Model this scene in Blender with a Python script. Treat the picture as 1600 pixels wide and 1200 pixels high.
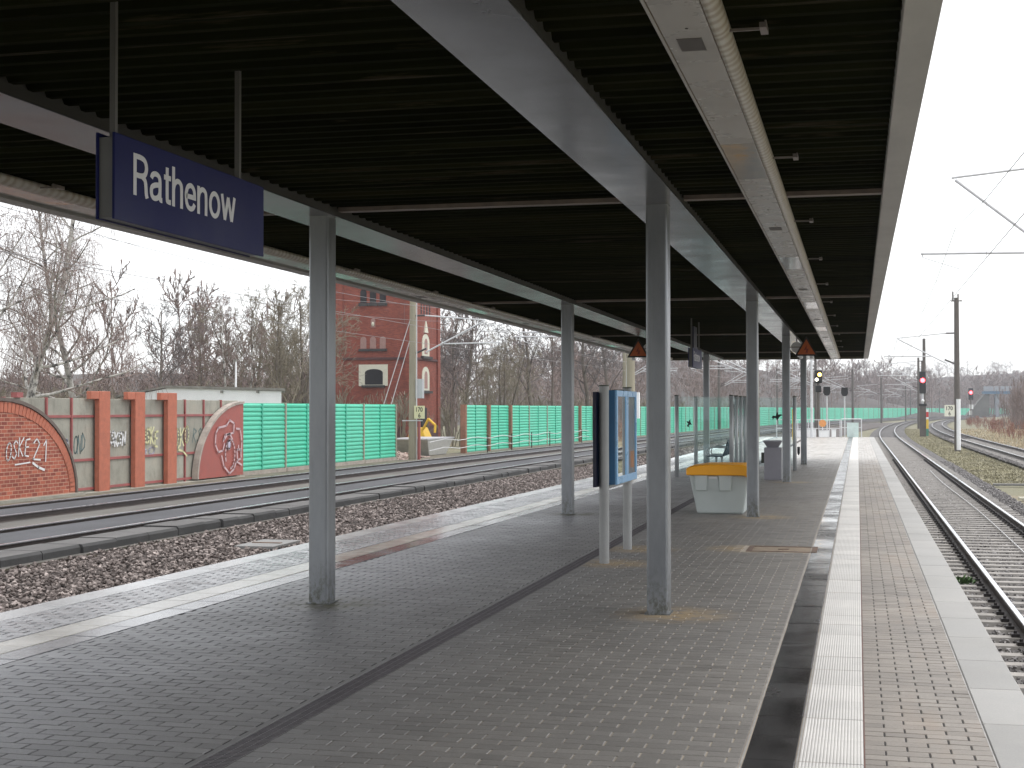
import bpy, bmesh, math, random
import numpy as np
from mathutils import Matrix, Vector
for o in list(bpy.data.objects): bpy.data.objects.remove(o)
SC = bpy.context.scene
COL = SC.collection
rng = np.random.default_rng(7)
random.seed(7)
# ------------------------------------------------------------------ camera
CAM_Z = 1.617
def cam_basis(yaw, pitch, roll):
    cy, sy, cp, sp = math.cos(yaw), math.sin(yaw), math.cos(pitch), math.sin(pitch)
    f = Vector((-sy*cp, cy*cp, sp)); r = Vector((cy, sy, 0)); u = r.cross(f)
    c, s = math.cos(roll), math.sin(roll)
    return r*c+u*s, u*c-r*s, f
r_, u_, f_ = cam_basis(.2347, .0176, -.0010)
cd = bpy.data.cameras.new('camera'); cam = bpy.data.objects.new('camera', cd); COL.objects.link(cam)
cam.matrix_world = Matrix(((r_.x, u_.x, -f_.x, 0), (r_.y, u_.y, -f_.y, 0), (r_.z, u_.z, -f_.z, CAM_Z), (0, 0, 0, 1)))
cd.sensor_width = 36; cd.lens = 2259.2/1600*36; cd.clip_start = .05; cd.clip_end = 6000
SC.camera = cam
# ------------------------------------------------------------------ overcast sky, weak soft sun, exposure
SUN_EL, SUN_AZ = math.radians(72), math.radians(70)
w = bpy.data.worlds.new('World'); SC.world = w; w.use_nodes = True
nt = w.node_tree; bg = nt.nodes['Background']
sky = nt.nodes.new('ShaderNodeTexSky'); sky.sky_type = 'NISHITA'; sky.sun_disc = False
sky.sun_elevation = SUN_EL; sky.sun_rotation = SUN_AZ; sky.air_density = 1.0; sky.dust_density = 1.0; sky.ozone_density = 1.0
hs = nt.nodes.new('ShaderNodeHueSaturation'); hs.inputs['Saturation'].default_value = .10
nt.links.new(sky.outputs[0], hs.inputs['Color']); nt.links.new(hs.outputs[0], bg.inputs['Color'])
bg.inputs['Strength'].default_value = .15
sl = bpy.data.lights.new('sun', 'SUN'); sun = bpy.data.objects.new('sun', sl); COL.objects.link(sun)
sl.energy = 1.0; sl.angle = math.radians(60); sl.color = (1, .98, .95)
d_ = Vector((math.sin(SUN_AZ)*math.cos(SUN_EL), math.cos(SUN_AZ)*math.cos(SUN_EL), math.sin(SUN_EL)))
sun.rotation_euler = d_.to_track_quat('Z', 'Y').to_euler()
sun.location = (40, 10, 60)
SC.view_settings.view_transform = 'Standard'; SC.view_settings.look = 'None'
SC.view_settings.gamma = 1; SC.view_settings.exposure = 1.15; SC.view_settings.use_curve_mapping = False
SC.render.engine = 'CYCLES'
SC.cycles.max_bounces = 7; SC.cycles.diffuse_bounces = 4; SC.cycles.glossy_bounces = 4; SC.cycles.transparent_max_bounces = 12
# ------------------------------------------------------------------ helpers
def tag(o, label=None, cat=None, group=None, kind=None):
    if label: o['label'] = label
    if cat: o['category'] = cat
    if group: o['group'] = group
    if kind: o['kind'] = kind
    return o
def empty(name, loc=(0, 0, 0), rz=0):
    o = bpy.data.objects.new(name, None); COL.objects.link(o); o.location = loc; o.rotation_euler = (0, 0, rz)
    o.empty_display_size = .2
    return o
def thing(name, label, cat, loc=(0, 0, 0), rz=0, group=None):
    return tag(empty(name, loc, rz), label, cat, group)
def root_loc(p):
    v = Vector((0, 0, 0))
    while p is not None:
        v = v+p.location; p = p.parent
    return v
def link(name, me, mat=None, parent=None, loc=None, rz=0):
    o = bpy.data.objects.new(name, me); COL.objects.link(o)
    if mat is not None and not me.materials: me.materials.append(mat)
    if parent is not None: o.parent = parent
    if loc is not None: o.location = loc
    if rz: o.rotation_euler = (0, 0, rz)
    return o
def copy_tree(o, parent=None):
    c = o.copy(); COL.objects.link(c); c.parent = parent
    for ch in list(o.children): copy_tree(ch, c)
    return c
def mesh_np(name, V, F, smooth=False, attr=None):
    """V (n,3), F list of index arrays with equal length or (m,k) array"""
    me = bpy.data.meshes.new(name)
    V = np.asarray(V, np.float32); F = np.asarray(F, np.int32)
    me.vertices.add(len(V)); me.vertices.foreach_set('co', V.ravel())
    m, k = F.shape
    me.loops.add(m*k); me.loops.foreach_set('vertex_index', F.ravel())
    me.polygons.add(m); me.polygons.foreach_set('loop_start', np.arange(0, m*k, k, dtype=np.int32))
    if smooth: me.polygons.foreach_set('use_smooth', np.ones(m, bool))
    me.update(calc_edges=True)
    if not smooth: me.shade_flat()
    if attr is not None:
        a = me.attributes.new('tone', 'FLOAT', 'FACE'); a.data.foreach_set('value', np.asarray(attr, np.float32))
    return me
class MB:
    def __init__(s): s.v = []; s.f = []
    def quad(s, a, b, c, d):
        n = len(s.v); s.v += [tuple(a), tuple(b), tuple(c), tuple(d)]; s.f.append((n, n+1, n+2, n+3)); return s
    def poly(s, pts):
        n = len(s.v); s.v += [tuple(p) for p in pts]; s.f.append(tuple(range(n, n+len(pts)))); return s
    def box(s, x0, y0, z0, x1, y1, z1):
        x0, x1 = min(x0, x1), max(x0, x1); y0, y1 = min(y0, y1), max(y0, y1); z0, z1 = min(z0, z1), max(z0, z1)
        n = len(s.v)
        s.v += [(x0, y0, z0), (x1, y0, z0), (x1, y1, z0), (x0, y1, z0), (x0, y0, z1), (x1, y0, z1), (x1, y1, z1), (x0, y1, z1)]
        for q in ((0, 3, 2, 1), (4, 5, 6, 7), (0, 1, 5, 4), (1, 2, 6, 5), (2, 3, 7, 6), (3, 0, 4, 7)): s.f.append(tuple(n+i for i in q))
        return s
    def frustum(s, b, t):   # b,t: (x0,y0,x1,y1,z)
        n = len(s.v)
        for (x0, y0, x1, y1, z) in (b, t): s.v += [(x0, y0, z), (x1, y0, z), (x1, y1, z), (x0, y1, z)]
        for q in ((0, 3, 2, 1), (4, 5, 6, 7), (0, 1, 5, 4), (1, 2, 6, 5), (2, 3, 7, 6), (3, 0, 4, 7)): s.f.append(tuple(n+i for i in q))
        return s
    def cyl(s, p0, p1, r0, r1=None, n=10, caps=True):
        r1 = r0 if r1 is None else r1
        p0, p1 = Vector(p0), Vector(p1); d = (p1-p0)
        if d.length < 1e-6: return s
        d.normalize(); a = Vector((0, 0, 1)) if abs(d.z) < .9 else Vector((1, 0, 0))
        u = d.cross(a).normalized(); v = d.cross(u); k = len(s.v)
        for p, r in ((p0, r0), (p1, r1)):
            for i in range(n):
                t = 2*math.pi*i/n; q = p+u*(r*math.cos(t))+v*(r*math.sin(t)); s.v.append(tuple(q))
        for i in range(n):
            j = (i+1) % n; s.f.append((k+i, k+n+i, k+n+j, k+j))
        if caps:
            s.f.append(tuple(k+i for i in range(n))); s.f.append(tuple(k+n+i for i in reversed(range(n))))
        return s
    def path(s, pts, r, n=6):
        for a, b in zip(pts[:-1], pts[1:]): s.cyl(a, b, r, r, n, True)
        return s
    def extrude_y(s, prof, y0, y1):   # prof [(x,z)] closed polygon
        n = len(s.v); m = len(prof)
        s.v += [(x, y0, z) for x, z in prof]+[(x, y1, z) for x, z in prof]
        for i in range(m):
            j = (i+1) % m; s.f.append((n+i, n+j, n+m+j, n+m+i))
        s.f.append(tuple(n+i for i in reversed(range(m)))); s.f.append(tuple(n+m+i for i in range(m)))
        return s
    def sphere(s, c, r, nu=10, nv=6, sz=1):
        k = len(s.v)
        for j in range(nv+1):
            t = math.pi*j/nv
            for i in range(nu):
                a = 2*math.pi*i/nu; s.v.append((c[0]+r*math.sin(t)*math.cos(a), c[1]+r*math.sin(t)*math.sin(a), c[2]+r*sz*math.cos(t)))
        for j in range(nv):
            for i in range(nu):
                i2 = (i+1) % nu; s.f.append((k+j*nu+i, k+(j+1)*nu+i, k+(j+1)*nu+i2, k+j*nu+i2))
        return s
    def build(s, name, mat, parent=None, smooth=False, bevel=0, world=True, recalc=True):
        L = root_loc(parent) if (parent is not None and world) else Vector((0, 0, 0))
        me = bpy.data.meshes.new(name)
        me.from_pydata([(x-L.x, y-L.y, z-L.z) for x, y, z in s.v], [], s.f)
        if recalc:
            bm = bmesh.new(); bm.from_mesh(me); bmesh.ops.recalc_face_normals(bm, faces=bm.faces); bm.to_mesh(me); bm.free()
        if smooth:
            for p in me.polygons: p.use_smooth = True
        o = link(name, me, mat, parent)
        if bevel:
            m = o.modifiers.new('bevel', 'BEVEL'); m.width = bevel; m.segments = 2; m.limit_method = 'ANGLE'
        return o
# ------------------------------------------------------------------ material helpers
class NT:
    def __init__(s, name):
        s.m = bpy.data.materials.new(name); s.m.use_nodes = True; s.t = s.m.node_tree
        s.b = s.t.nodes['Principled BSDF']; s.pos = None
    def n(s, typ, **kw):
        nd = s.t.nodes.new(typ)
        for k, v in kw.items(): setattr(nd, k, v)
        return nd
    def l(s, a, b): s.t.links.new(a, b)
    def coord(s, kind='Object', scale=(1, 1, 1)):
        if kind == 'World': src = s.n('ShaderNodeNewGeometry').outputs['Position']
        else: src = s.n('ShaderNodeTexCoord').outputs[kind]
        mp = s.n('ShaderNodeMapping'); mp.inputs['Scale'].default_value = scale; s.l(src, mp.inputs['Vector']); return mp.outputs[0]
    def noise(s, vec, scale, detail=4, rough=.6):
        nd = s.n('ShaderNodeTexNoise'); nd.inputs['Scale'].default_value = scale; nd.inputs['Detail'].default_value = detail; nd.inputs['Roughness'].default_value = rough
        s.l(vec, nd.inputs['Vector']); return nd.outputs['Fac']
    def ramp(s, fac, stops):
        nd = s.n('ShaderNodeValToRGB'); e = nd.color_ramp.elements
        while len(e) < len(stops): e.new(.5)
        for i, (p, c) in enumerate(stops):
            e[i].position = p; e[i].color = tuple(c)+(1,) if len(c) == 3 else c
        s.l(fac, nd.inputs['Fac']); return nd.outputs['Color']
    def mapr(s, v, a, b, c, d):
        nd = s.n('ShaderNodeMapRange'); nd.inputs[1].default_value = a; nd.inputs[2].default_value = b; nd.inputs[3].default_value = c; nd.inputs[4].default_value = d
        s.l(v, nd.inputs[0]); return nd.outputs[0]
    def math(s, op, a, b=None):
        nd = s.n('ShaderNodeMath', operation=op)
        for i, q in enumerate((a, b)):
            if q is None: continue
            if isinstance(q, (int, float)): nd.inputs[i].default_value = q
            else: s.l(q, nd.inputs[i])
        return nd.outputs[0]
    def mix(s, fac, a, b, blend='MIX'):
        nd = s.n('ShaderNodeMix', data_type='RGBA', blend_type=blend)
        for i, q in ((0, fac), (6, a), (7, b)):
            if isinstance(q, (int, float)): nd.inputs[i].default_value = q
            elif isinstance(q, tuple): nd.inputs[i].default_value = q+(1,) if len(q) == 3 else q
            else: s.l(q, nd.inputs[i])
        return nd.outputs[2]
    def bump(s, h, strength=.3, dist=.01):
        nd = s.n('ShaderNodeBump'); nd.inputs['Strength'].default_value = strength; nd.inputs['Distance'].default_value = dist
        s.l(h, nd.inputs['Height']); s.l(nd.outputs[0], s.b.inputs['Normal'])
    def set(s, **kw):
        for k, v in kw.items():
            i = s.b.inputs[k.replace('_', ' ')]
            if isinstance(v, (int, float)): i.default_value = v
            elif isinstance(v, tuple): i.default_value = v+(1,) if len(v) == 3 else v
            else: s.l(v, i)
        return s
def scl(c, k): return tuple(x*k for x in c)
def simple(name, col, rough=.5, metal=0, var=.15, nscale=3, coord='World', bump=0, bscale=40, stretch=(1, 1, 1), spec=.5):
    m = NT(name); v = m.coord(coord, stretch)
    a = m.noise(v, nscale, 5, .65)
    c = m.ramp(a, [(.3, scl(col, 1-var)), (.7, scl(col, 1+var))])
    m.set(Base_Color=c, Metallic=metal, Roughness=m.mapr(a, .3, .7, max(.02, rough-.08), min(1, rough+.08)))
    m.b.inputs['Specular IOR Level'].default_value = spec
    if bump: m.bump(m.noise(v, bscale, 3), bump, .01)
    return m.m
def emit(name, col, strength):
    m = NT(name); m.set(Base_Color=col, Emission_Color=col, Emission_Strength=strength); return m.m
def brick_mat(name, c1, c2, mortar, bw, bh, coord='World', plane='YZ', rough=.85, dirt=.4):
    m = NT(name)
    src = m.n('ShaderNodeNewGeometry').outputs['Position'] if coord == 'World' else m.n('ShaderNodeTexCoord').outputs['Object']
    sp = m.n('ShaderNodeSeparateXYZ'); m.l(src, sp.inputs[0]); cb = m.n('ShaderNodeCombineXYZ')
    if plane == 'box':   # both horizontal axes run along the courses
        m.l(m.math('ADD', sp.outputs[0], sp.outputs[1]), cb.inputs[0])
    else: m.l(sp.outputs[1 if plane == 'YZ' else 0], cb.inputs[0])
    m.l(sp.outputs[2], cb.inputs[1])
    b = m.n('ShaderNodeTexBrick'); b.inputs['Color1'].default_value = c1+(1,); b.inputs['Color2'].default_value = c2+(1,); b.inputs['Mortar'].default_value = mortar+(1,)
    b.inputs['Scale'].default_value = 1; b.inputs['Brick Width'].default_value = bw; b.inputs['Row Height'].default_value = bh; b.inputs['Mortar Size'].default_value = .012; b.inputs['Mortar Smooth'].default_value = .3
    m.l(cb.outputs[0], b.inputs['Vector'])
    nz = m.noise(src, .7, 6, .7)
    col = m.mix(m.mapr(nz, .45, .75, 0, dirt), b.outputs['Color'], scl(c1, .35))
    m.set(Base_Color=col, Roughness=rough); m.bump(m.math('SUBTRACT', 1, b.outputs['Fac']), .4, .01)
    return m.m
M = {}
# ------------------------------------------------------------------ geometry of the place
Y1, DY = 11.36, 10.58               # first column and column spacing
PLAT_END = 86.0
def XL(y):                           # left platform edge, drawing in slowly
    y = min(max(y, 0), 68); return -6.95+.03*y-.00022*y*y
def CL(y):                           # left main line curves away to the right
    return 0 if y < 20 else (y-20)**2/5800+.01*(y-20)
def CLs(y): return 0 if y < 20 else 2*(y-20)/5800+.01
def CR(y): return 0 if y < 110 else (y-110)**2*2.1e-4
def CRs(y): return 0 if y < 110 else 2*(y-110)*2.1e-4
COLS_R = [(-1.542, Y1+i*DY+.1) for i in range(-5, 4)]
COLS_L = [(-4.380, Y1+i*DY+.1) for i in range(-5, 4)]
# ---- platform materials
def paver_mat():
    m = NT('paver_concrete'); v = m.coord('World')
    tone = m.n('ShaderNodeAttribute', attribute_name='tone').outputs['Fac']
    oi = m.n('ShaderNodeObjectInfo').outputs['Random']
    sp = m.n('ShaderNodeSeparateXYZ'); m.l(v, sp.inputs[0])
    big = m.noise(v, .35, 5, .6); fine = m.noise(v, 60, 3, .7); mid = m.noise(v, 4, 4, .6)
    base = m.mix(m.mapr(sp.outputs[0], -4.6, -2.0, 0, 1), (.262, .262, .280), (.222, .206, .188))
    base = m.mix(m.mapr(sp.outputs[0], -.2, 0, 0, 1), base, (.285, .25, .215))
    base = m.mix(m.mapr(sp.outputs[0], -5.3, -5.5, 0, 1), base, (.40, .40, .42))  # left edge strip: sky sheen on wet pavers painted in as paler base
    base = m.mix(m.mapr(big, .35, .65, 0, .5), base, (.165, .158, .150))
    base = m.mix(m.math('MULTIPLY', m.mapr(m.math('ADD', sp.outputs[1], m.mapr(big, .3, .7, -3, 3)), 43, 51, 0, 1), .85), base, (.40, .375, .345))  # bleached past the roof, with wet sheen painted into the base too
    f = m.math('ADD', m.math('MULTIPLY', m.math('ADD', tone, m.math('MULTIPLY', oi, .0)), .35), .82)
    f = m.math('MULTIPLY', f, m.mapr(fine, .3, .7, .86, 1.12))
    f = m.math('MULTIPLY', f, m.mapr(mid, .3, .7, .93, 1.07))
    vm = m.n('ShaderNodeVectorMath', operation='SCALE'); m.l(base, vm.inputs[0]); m.l(f, vm.inputs['Scale'])
    col = vm.outputs[0]
    # sand and leaf litter swept up round the column feet
    mask = None
    for (x, y) in COLS_R[5:8]+COLS_L[5:7]+[(-2.6, 15.1), (-2.6, 16.7), (-1.4, 17.0)]:
        dn = m.n('ShaderNodeVectorMath', operation='DISTANCE'); m.l(v, dn.inputs[0]); dn.inputs[1].default_value = (x+.12, y-.05, 0)
        k = m.mapr(dn.outputs['Value'], .15, .55, 1, 0); mask = k if mask is None else m.math('MAXIMUM', mask, k)
    mk = m.math('MULTIPLY', mask, m.mapr(m.noise(v, 7, 4, .7), .36, .52, 0, .9))
    col = m.mix(m.math('MULTIPLY', mk, m.mapr(sp.outputs[0], -3.6, -3.0, 0, 1)), col, (.38, .28, .165))
    col = m.mix(m.math('MULTIPLY', mk, m.mapr(sp.outputs[0], -3.6, -3.0, 1, 0)), col, (.095, .09, .045))
    # rusty stains on the strip by the right edge
    st = m.math('MULTIPLY', m.mapr(sp.outputs[0], .15, .35, 0, 1), m.mapr(m.noise(m.coord('World', (2.5, .6, 1)), 1.2, 4), .5, .7, 0, .4))
    col = m.mix(st, col, (.30, .215, .15))
    # rain-wet where the roof does not reach
    wet = m.math('MAXIMUM', m.mapr(sp.outputs[0], -5.0, -5.9, 0, 1), m.mapr(sp.outputs[1], 40, 49, 0, 1))
    wet = m.math('MULTIPLY', wet, m.mapr(m.noise(v, .9, 4), .3, .6, .85, 1))
    damp = m.math('MULTIPLY', m.mapr(sp.outputs[0], -3.0, -5.2, 0, 1), .16)
    rg = m.math('SUBTRACT', m.math('SUBTRACT', m.mapr(big, .3, .7, .50, .62), damp), m.math('MULTIPLY', wet, .21))
    m.set(Base_Color=col, Roughness=rg); m.bump(fine, .25, .004)
    return m.m
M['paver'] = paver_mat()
def bed_mat():
    m = NT('joint_sand'); v = m.coord('World'); sp = m.n('ShaderNodeSeparateXYZ'); m.l(v, sp.inputs[0])
    k = m.mapr(sp.outputs[0], -3.0, -1.6, 0, 1)
    k2 = m.mapr(sp.outputs[0], -.2, 0, 1, 0)
    c = m.mix(m.math('MULTIPLY', k, k2), (.045, .042, .042), (.42, .36, .29))
    m.set(Base_Color=c, Roughness=.95); return m.m
M['bed'] = bed_mat()
def tile_mat(name, c, rough, spots=.1, wetx=None):
    m = NT(name); v = m.coord('World'); oi = m.n('ShaderNodeObjectInfo').outputs['Random']
    n1 = m.noise(v, 2.2, 5, .65); n2 = m.noise(v, 70, 3)
    k = m.math('MULTIPLY', m.mapr(oi, 0, 1, .9, 1.07), m.mapr(n1, .3, .7, 1-spots, 1+spots))
    k = m.math('MULTIPLY', k, m.mapr(n2, .3, .7, .93, 1.05))
    vm = m.n('ShaderNodeVectorMath', operation='SCALE'); vm.inputs[0].default_value = c; m.l(k, vm.inputs['Scale'])
    m.set(Base_Color=vm.outputs[0], Roughness=m.mapr(m.noise(v, 1.1, 4), .35, .65, rough[0], rough[1])); m.bump(n2, .15, .003)
    return m.m
M['tile_white'] = tile_mat('tactile_white', (.60, .58, .55), (.45, .6))
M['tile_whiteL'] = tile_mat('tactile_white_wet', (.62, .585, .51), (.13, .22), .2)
M['tile_dark'] = tile_mat('slab_anthracite', (.042, .04, .04), (.07, .30), .25)
M['tile_darkL'] = tile_mat('slab_wet_sheen', (.22, .22, .24), (.07, .18), .25)  # wet dark slab, its bluish sky reflection painted into the base colour
M['coping'] = tile_mat('coping_concrete', (.33, .32, .305), (.5, .65), .10)
M['copingL'] = tile_mat('coping_wet_sheen', (.62, .62, .62), (.15, .24), .12)  # wet left coping, sky sheen painted in as a much paler base
M['conc_wall'] = simple('platform_wall_concrete', (.30, .29, .27), .9, var=.25)
M['grate'] = simple('drain_grating_steel', (.13, .115, .125), .5, .3, var=.6, nscale=22)
M['rim'] = simple('drain_rim_concrete', (.22, .215, .21), .8)
# ---- platform body
plat = tag(empty('platform', (0, 0, 0)), 'paved island platform between the two railway lines', None, None, 'structure')
def body():
    mb = MB(); ys = list(np.arange(-2, PLAT_END+.01, 2.0)); 
    for a, b in zip(ys[:-1], ys[1:]):
        mb.quad((XL(a)+.04, a, -.0042), (.86, a, -.0042), (.86, b, -.0042), (XL(b)+.04, b, -.0042))
        mb.quad((.86, a, -.012), (.86, a, -1.3), (.86, b, -1.3), (.86, b, -.012))
        mb.quad((XL(a)+.04, a, -.012), (XL(b)+.04, b, -.012), (XL(b)+.04, b, -1.3), (XL(a)+.04, a, -1.3))
    e = ys[-1]; mb.quad((XL(e)+.04, e, -.012), (.86, e, -.012), (.86, e, -1.3), (XL(e)+.04, e, -1.3))
    return mb.build('paving_bed', M['bed'], plat)
body()
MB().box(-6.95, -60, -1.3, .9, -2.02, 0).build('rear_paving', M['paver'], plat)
mb = MB()
for a, b in zip(np.arange(-6, 86, 4.), np.arange(-2, 90, 4.)):
    b = min(b, PLAT_END); mb.box(.862, a, -1.3, .885, b, -.09)
mb.build('platform_wall', M['conc_wall'], plat)
mb = MB()
for a, b in zip(np.arange(-6, 86, 4.), np.arange(-2, 90, 4.)):
    b = min(b, PLAT_END); mb.quad((XL(a)+.03, a, -.09), (XL(b)+.03, b, -.09), (XL(b)+.03, b, -1.3), (XL(a)+.03, a, -1.3))
mb.build('platform_wall', M['conc_wall'], plat)
# ---- pavers
br = []
CUTS = [(-1.27, 16.66, -.44, 17.36)]
def field(xa, xb, y, half, edge_a=None):
    x = math.floor((xa)/.2)*.2-.2+(.1 if half else 0)
    x = xa-(.1 if half else 0) if edge_a is None else x
    while x < xb-.012:
        x0, x1 = max(x, xa), min(x+.2, xb)
        if x1-x0 > .03: br.append((x0, x1, y))
        x += .2
ny = int(PLAT_END/.1)
for j in range(-20, ny):
    y = j*.1; h = j % 2 == 0; l = XL(y)
    field(l+.29, l+.88, y, h); field(l+1.43, -2.985, y, h, 1); field(-2.80, -.535, y, h); field(.02, .61, y, h)
br = np.array(br)
keep = np.ones(len(br), bool)
for (cx0, cy0, cx1, cy1) in CUTS:
    keep &= ~((br[:, 1] > cx0) & (br[:, 0] < cx1) & (br[:, 2]+.1 > cy0) & (br[:, 2] < cy1))
br = br[keep]
def paver_geo(b, rg):
    n = len(b); g = np.where(b[:, 0] < -3, .0050, .0036); gy = .0020; c = .003
    x0, x1, y0 = b[:, 0]+g, b[:, 1]-g, b[:, 2]+gy; y1 = b[:, 2]+.1-gy
    z = rg.normal(0, .0006, n); tx = rg.normal(0, .0005, n); ty = rg.normal(0, .0005, n)
    V = np.zeros((n, 8, 3))
    V[:, 0] = np.stack([x0, y0, z*0-.0045], 1); V[:, 1] = np.stack([x1, y0, z*0-.0045], 1); V[:, 2] = np.stack([x1, y1, z*0-.0045], 1); V[:, 3] = np.stack([x0, y1, z*0-.0045], 1)
    V[:, 4] = np.stack([x0+c, y0+c, z-tx-ty], 1); V[:, 5] = np.stack([x1-c, y0+c, z+tx-ty], 1); V[:, 6] = np.stack([x1-c, y1-c, z+tx+ty], 1); V[:, 7] = np.stack([x0+c, y1-c, z-tx+ty], 1)
    q = np.array([(4, 5, 6, 7), (0, 1, 5, 4), (1, 2, 6, 5), (2, 3, 7, 6), (3, 0, 4, 7)])
    F = (np.arange(n)[:, None, None]*8+q[None]).reshape(-1, 4)
    tone = np.repeat(np.clip(rg.normal(.5, .22, n), 0, 1), 5)
    return V.reshape(-1, 3), F, tone
# the pavers that show largest in the view become pieces of their own
ctr = np.stack([(br[:, 0]+br[:, 1])/2, br[:, 2]+.05, np.full(len(br), -CAM_Z)], 1)
dep = ctr@np.array(f_); px = 800+2259.2*(ctr@np.array(r_))/np.maximum(dep, .1); py = 600-2259.2*(ctr@np.array(u_))/np.maximum(dep, .1)
vis = (dep > 1) & (px > 5) & (px < 1595) & (py > 0) & (py < 1195)
size = (br[:, 1]-br[:, 0])/np.maximum(dep, .1)**3*vis
top = np.argsort(-size)[:300]; mask = np.zeros(len(br), bool); mask[top] = True
V, F, T = paver_geo(br[~mask], rng)
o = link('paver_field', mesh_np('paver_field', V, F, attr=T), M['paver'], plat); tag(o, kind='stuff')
for b in br[mask]:
    V, F, T = paver_geo(b[None], rng); cx, cy = (b[0]+b[1])/2, b[2]+.05
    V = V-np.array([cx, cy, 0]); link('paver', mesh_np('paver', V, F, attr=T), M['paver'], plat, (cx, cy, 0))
# ---- tactile strips, dark slabs, coping
TL = .485
def ribbed_tile(wd, ln, ribs):
    mb = MB(); g = .002; prof = []; 
    n = ribs; p = (wd-2*g)/n
    for i in range(n):
        x = -wd/2+g+i*p
        prof += [(x, -.0015), (x+p*.2, 0.0005), (x+p*.6, .0005), (x+p*.8, -.0015)]
    prof.append((wd/2-g, -.0015))
    y0, y1 = -ln/2+g, ln/2-g
    for (xa, za), (xb, zb) in zip(prof[:-1], prof[1:]): mb.quad((xa, y0, za), (xb, y0, zb), (xb, y1, zb), (xa, y1, za))
    mb.quad((-wd/2+g, y0, -.02), (wd/2-g, y0, -.02), (wd/2-g, y0, -.004), (-wd/2+g, y0, -.004))
    me = bpy.data.meshes.new('tile'); me.from_pydata(mb.v, [], mb.f); return me
def slab(wd, ln, ch=.005, z=0.0, depth=.02):
    mb = MB(); g = .0022
    mb.frustum((-wd/2+g, -ln/2+g, wd/2-g, ln/2-g, -depth), (-wd/2+g, -ln/2+g, wd/2-g, ln/2-g, z-ch)); 
    mb.frustum((-wd/2+g, -ln/2+g, wd/2-g, ln/2-g, z-ch), (-wd/2+g+ch, -ln/2+g+ch, wd/2-g-ch, ln/2-g-ch, z))
    mb.f = [q for i, q in enumerate(mb.f) if i not in (0, 1, 6)]
    me = bpy.data.meshes.new('slab'); me.from_pydata(mb.v, [], mb.f); return me
me_tac = ribbed_tile(.295, TL, 19); me_tac.materials.append(M['tile_white'])
me_tacL = slab(.298, TL, .004); me_tacL.materials.append(M['tile_whiteL'])
me_dk = slab(.24, TL); me_dk.materials.append(M['tile_dark'])
me_dkL = slab(.24, TL); me_dkL.materials.append(M['tile_darkL'])
me_cp = slab(.30, .97, .008, .001, .11); me_cp.materials.append(M['coping'])
me_cpL = slab(.30, .97, .008, .001, .11); me_cpL.materials.append(M['copingL'])
def row(name, me, xf, ln, y0, y1, cap):
    rest = []; i = 0; y = y0
    while y < y1-ln*.5:
        yc = y+ln/2; x = xf(yc); rz = -math.atan2(xf(yc+.5)-xf(yc-.5), 1)
        jz = random.uniform(-.0012, .0012)
        if i < cap: link(name, me, None, plat, (x, yc, jz), rz)
        else: rest.append((x, yc, rz))
        i += 1; y += ln
    if rest:
        nv = len(me.vertices); co = np.zeros(nv*3); me.vertices.foreach_get('co', co); co = co.reshape(-1, 3)
        fs = [tuple(p.vertices) for p in me.polygons]; mb = MB()
        for x, yc, rz in rest:
            k = len(mb.v); mb.v += [(a+x, b+yc, c) for a, b, c in co]; mb.f += [tuple(k+q for q in f) for f in fs]
        tag(mb.build(name+'_row', me.materials[0], plat, recalc=False), kind='stuff')
row('tactile_tile', me_tac, lambda y: -.1275, TL, 3.4, PLAT_END, 145)
row('tactile_tile', me_tacL, lambda y: XL(y)+1.03, TL, 5, PLAT_END, 145)
row('dark_slab', me_dk, lambda y: -.405, TL, 3.4, PLAT_END, 145)
row('dark_slab', me_dkL, lambda y: XL(y)+1.305, TL, 5, PLAT_END, 145)
row('coping_slab', me_cp, lambda y: .76, .97, 2, PLAT_END, 145)
row('coping_slab', me_cpL, lambda y: XL(y)+.145, .97, 2, PLAT_END, 145)
# light mortar edging either side of the dark slabs
mb = MB(); mb.box(-.533, 2, -.012, -.526, PLAT_END, .0005); mb.box(-.284, 2, -.012, -.276, PLAT_END, .0005); mb.box(.604, 2, -.012, .611, PLAT_END, .0002)
mb.build('edging_strip', simple('edging_mortar', (.36, .345, .33), .8, var=.3, nscale=9), plat)
mb = MB(); mb.box(.0195, 2, -.012, .027, PLAT_END, -.001)
mb.build('edging_strip', simple('edging_clay', (.16, .09, .075), .8, var=.3, nscale=9), plat)
# ---- drain channel
mb = MB(); mb.box(-2.985, 1, -.03, -2.955, PLAT_END, .001); mb.build('drain_rim', M['rim'], plat)
mb = MB()
for i in range(int((70-2)/.025)):
    y = 2+i*.025; mb.quad((-2.95, y, -.002), (-2.805, y, -.002), (-2.805, y+.010, -.002), (-2.95, y+.010, -.002))
    mb.quad((-2.95, y, -.002), (-2.95, y, -.02), (-2.805, y, -.02), (-2.805, y, -.002))
for k in range(4):
    x = -2.95+k*.048; mb.quad((x, 2, -.0015), (x+.006, 2, -.0015), (x+.006, 70, -.0015), (x, 70, -.0015))
tag(mb.build('drain_grating', M['grate'], plat, recalc=False), kind='stuff')
mb = MB(); mb.box(-2.954, 2, -.05, -2.80, 70, -.013); mb.build('drain_trough', simple('drain_dark', (.02, .02, .02), .9), plat)
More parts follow.
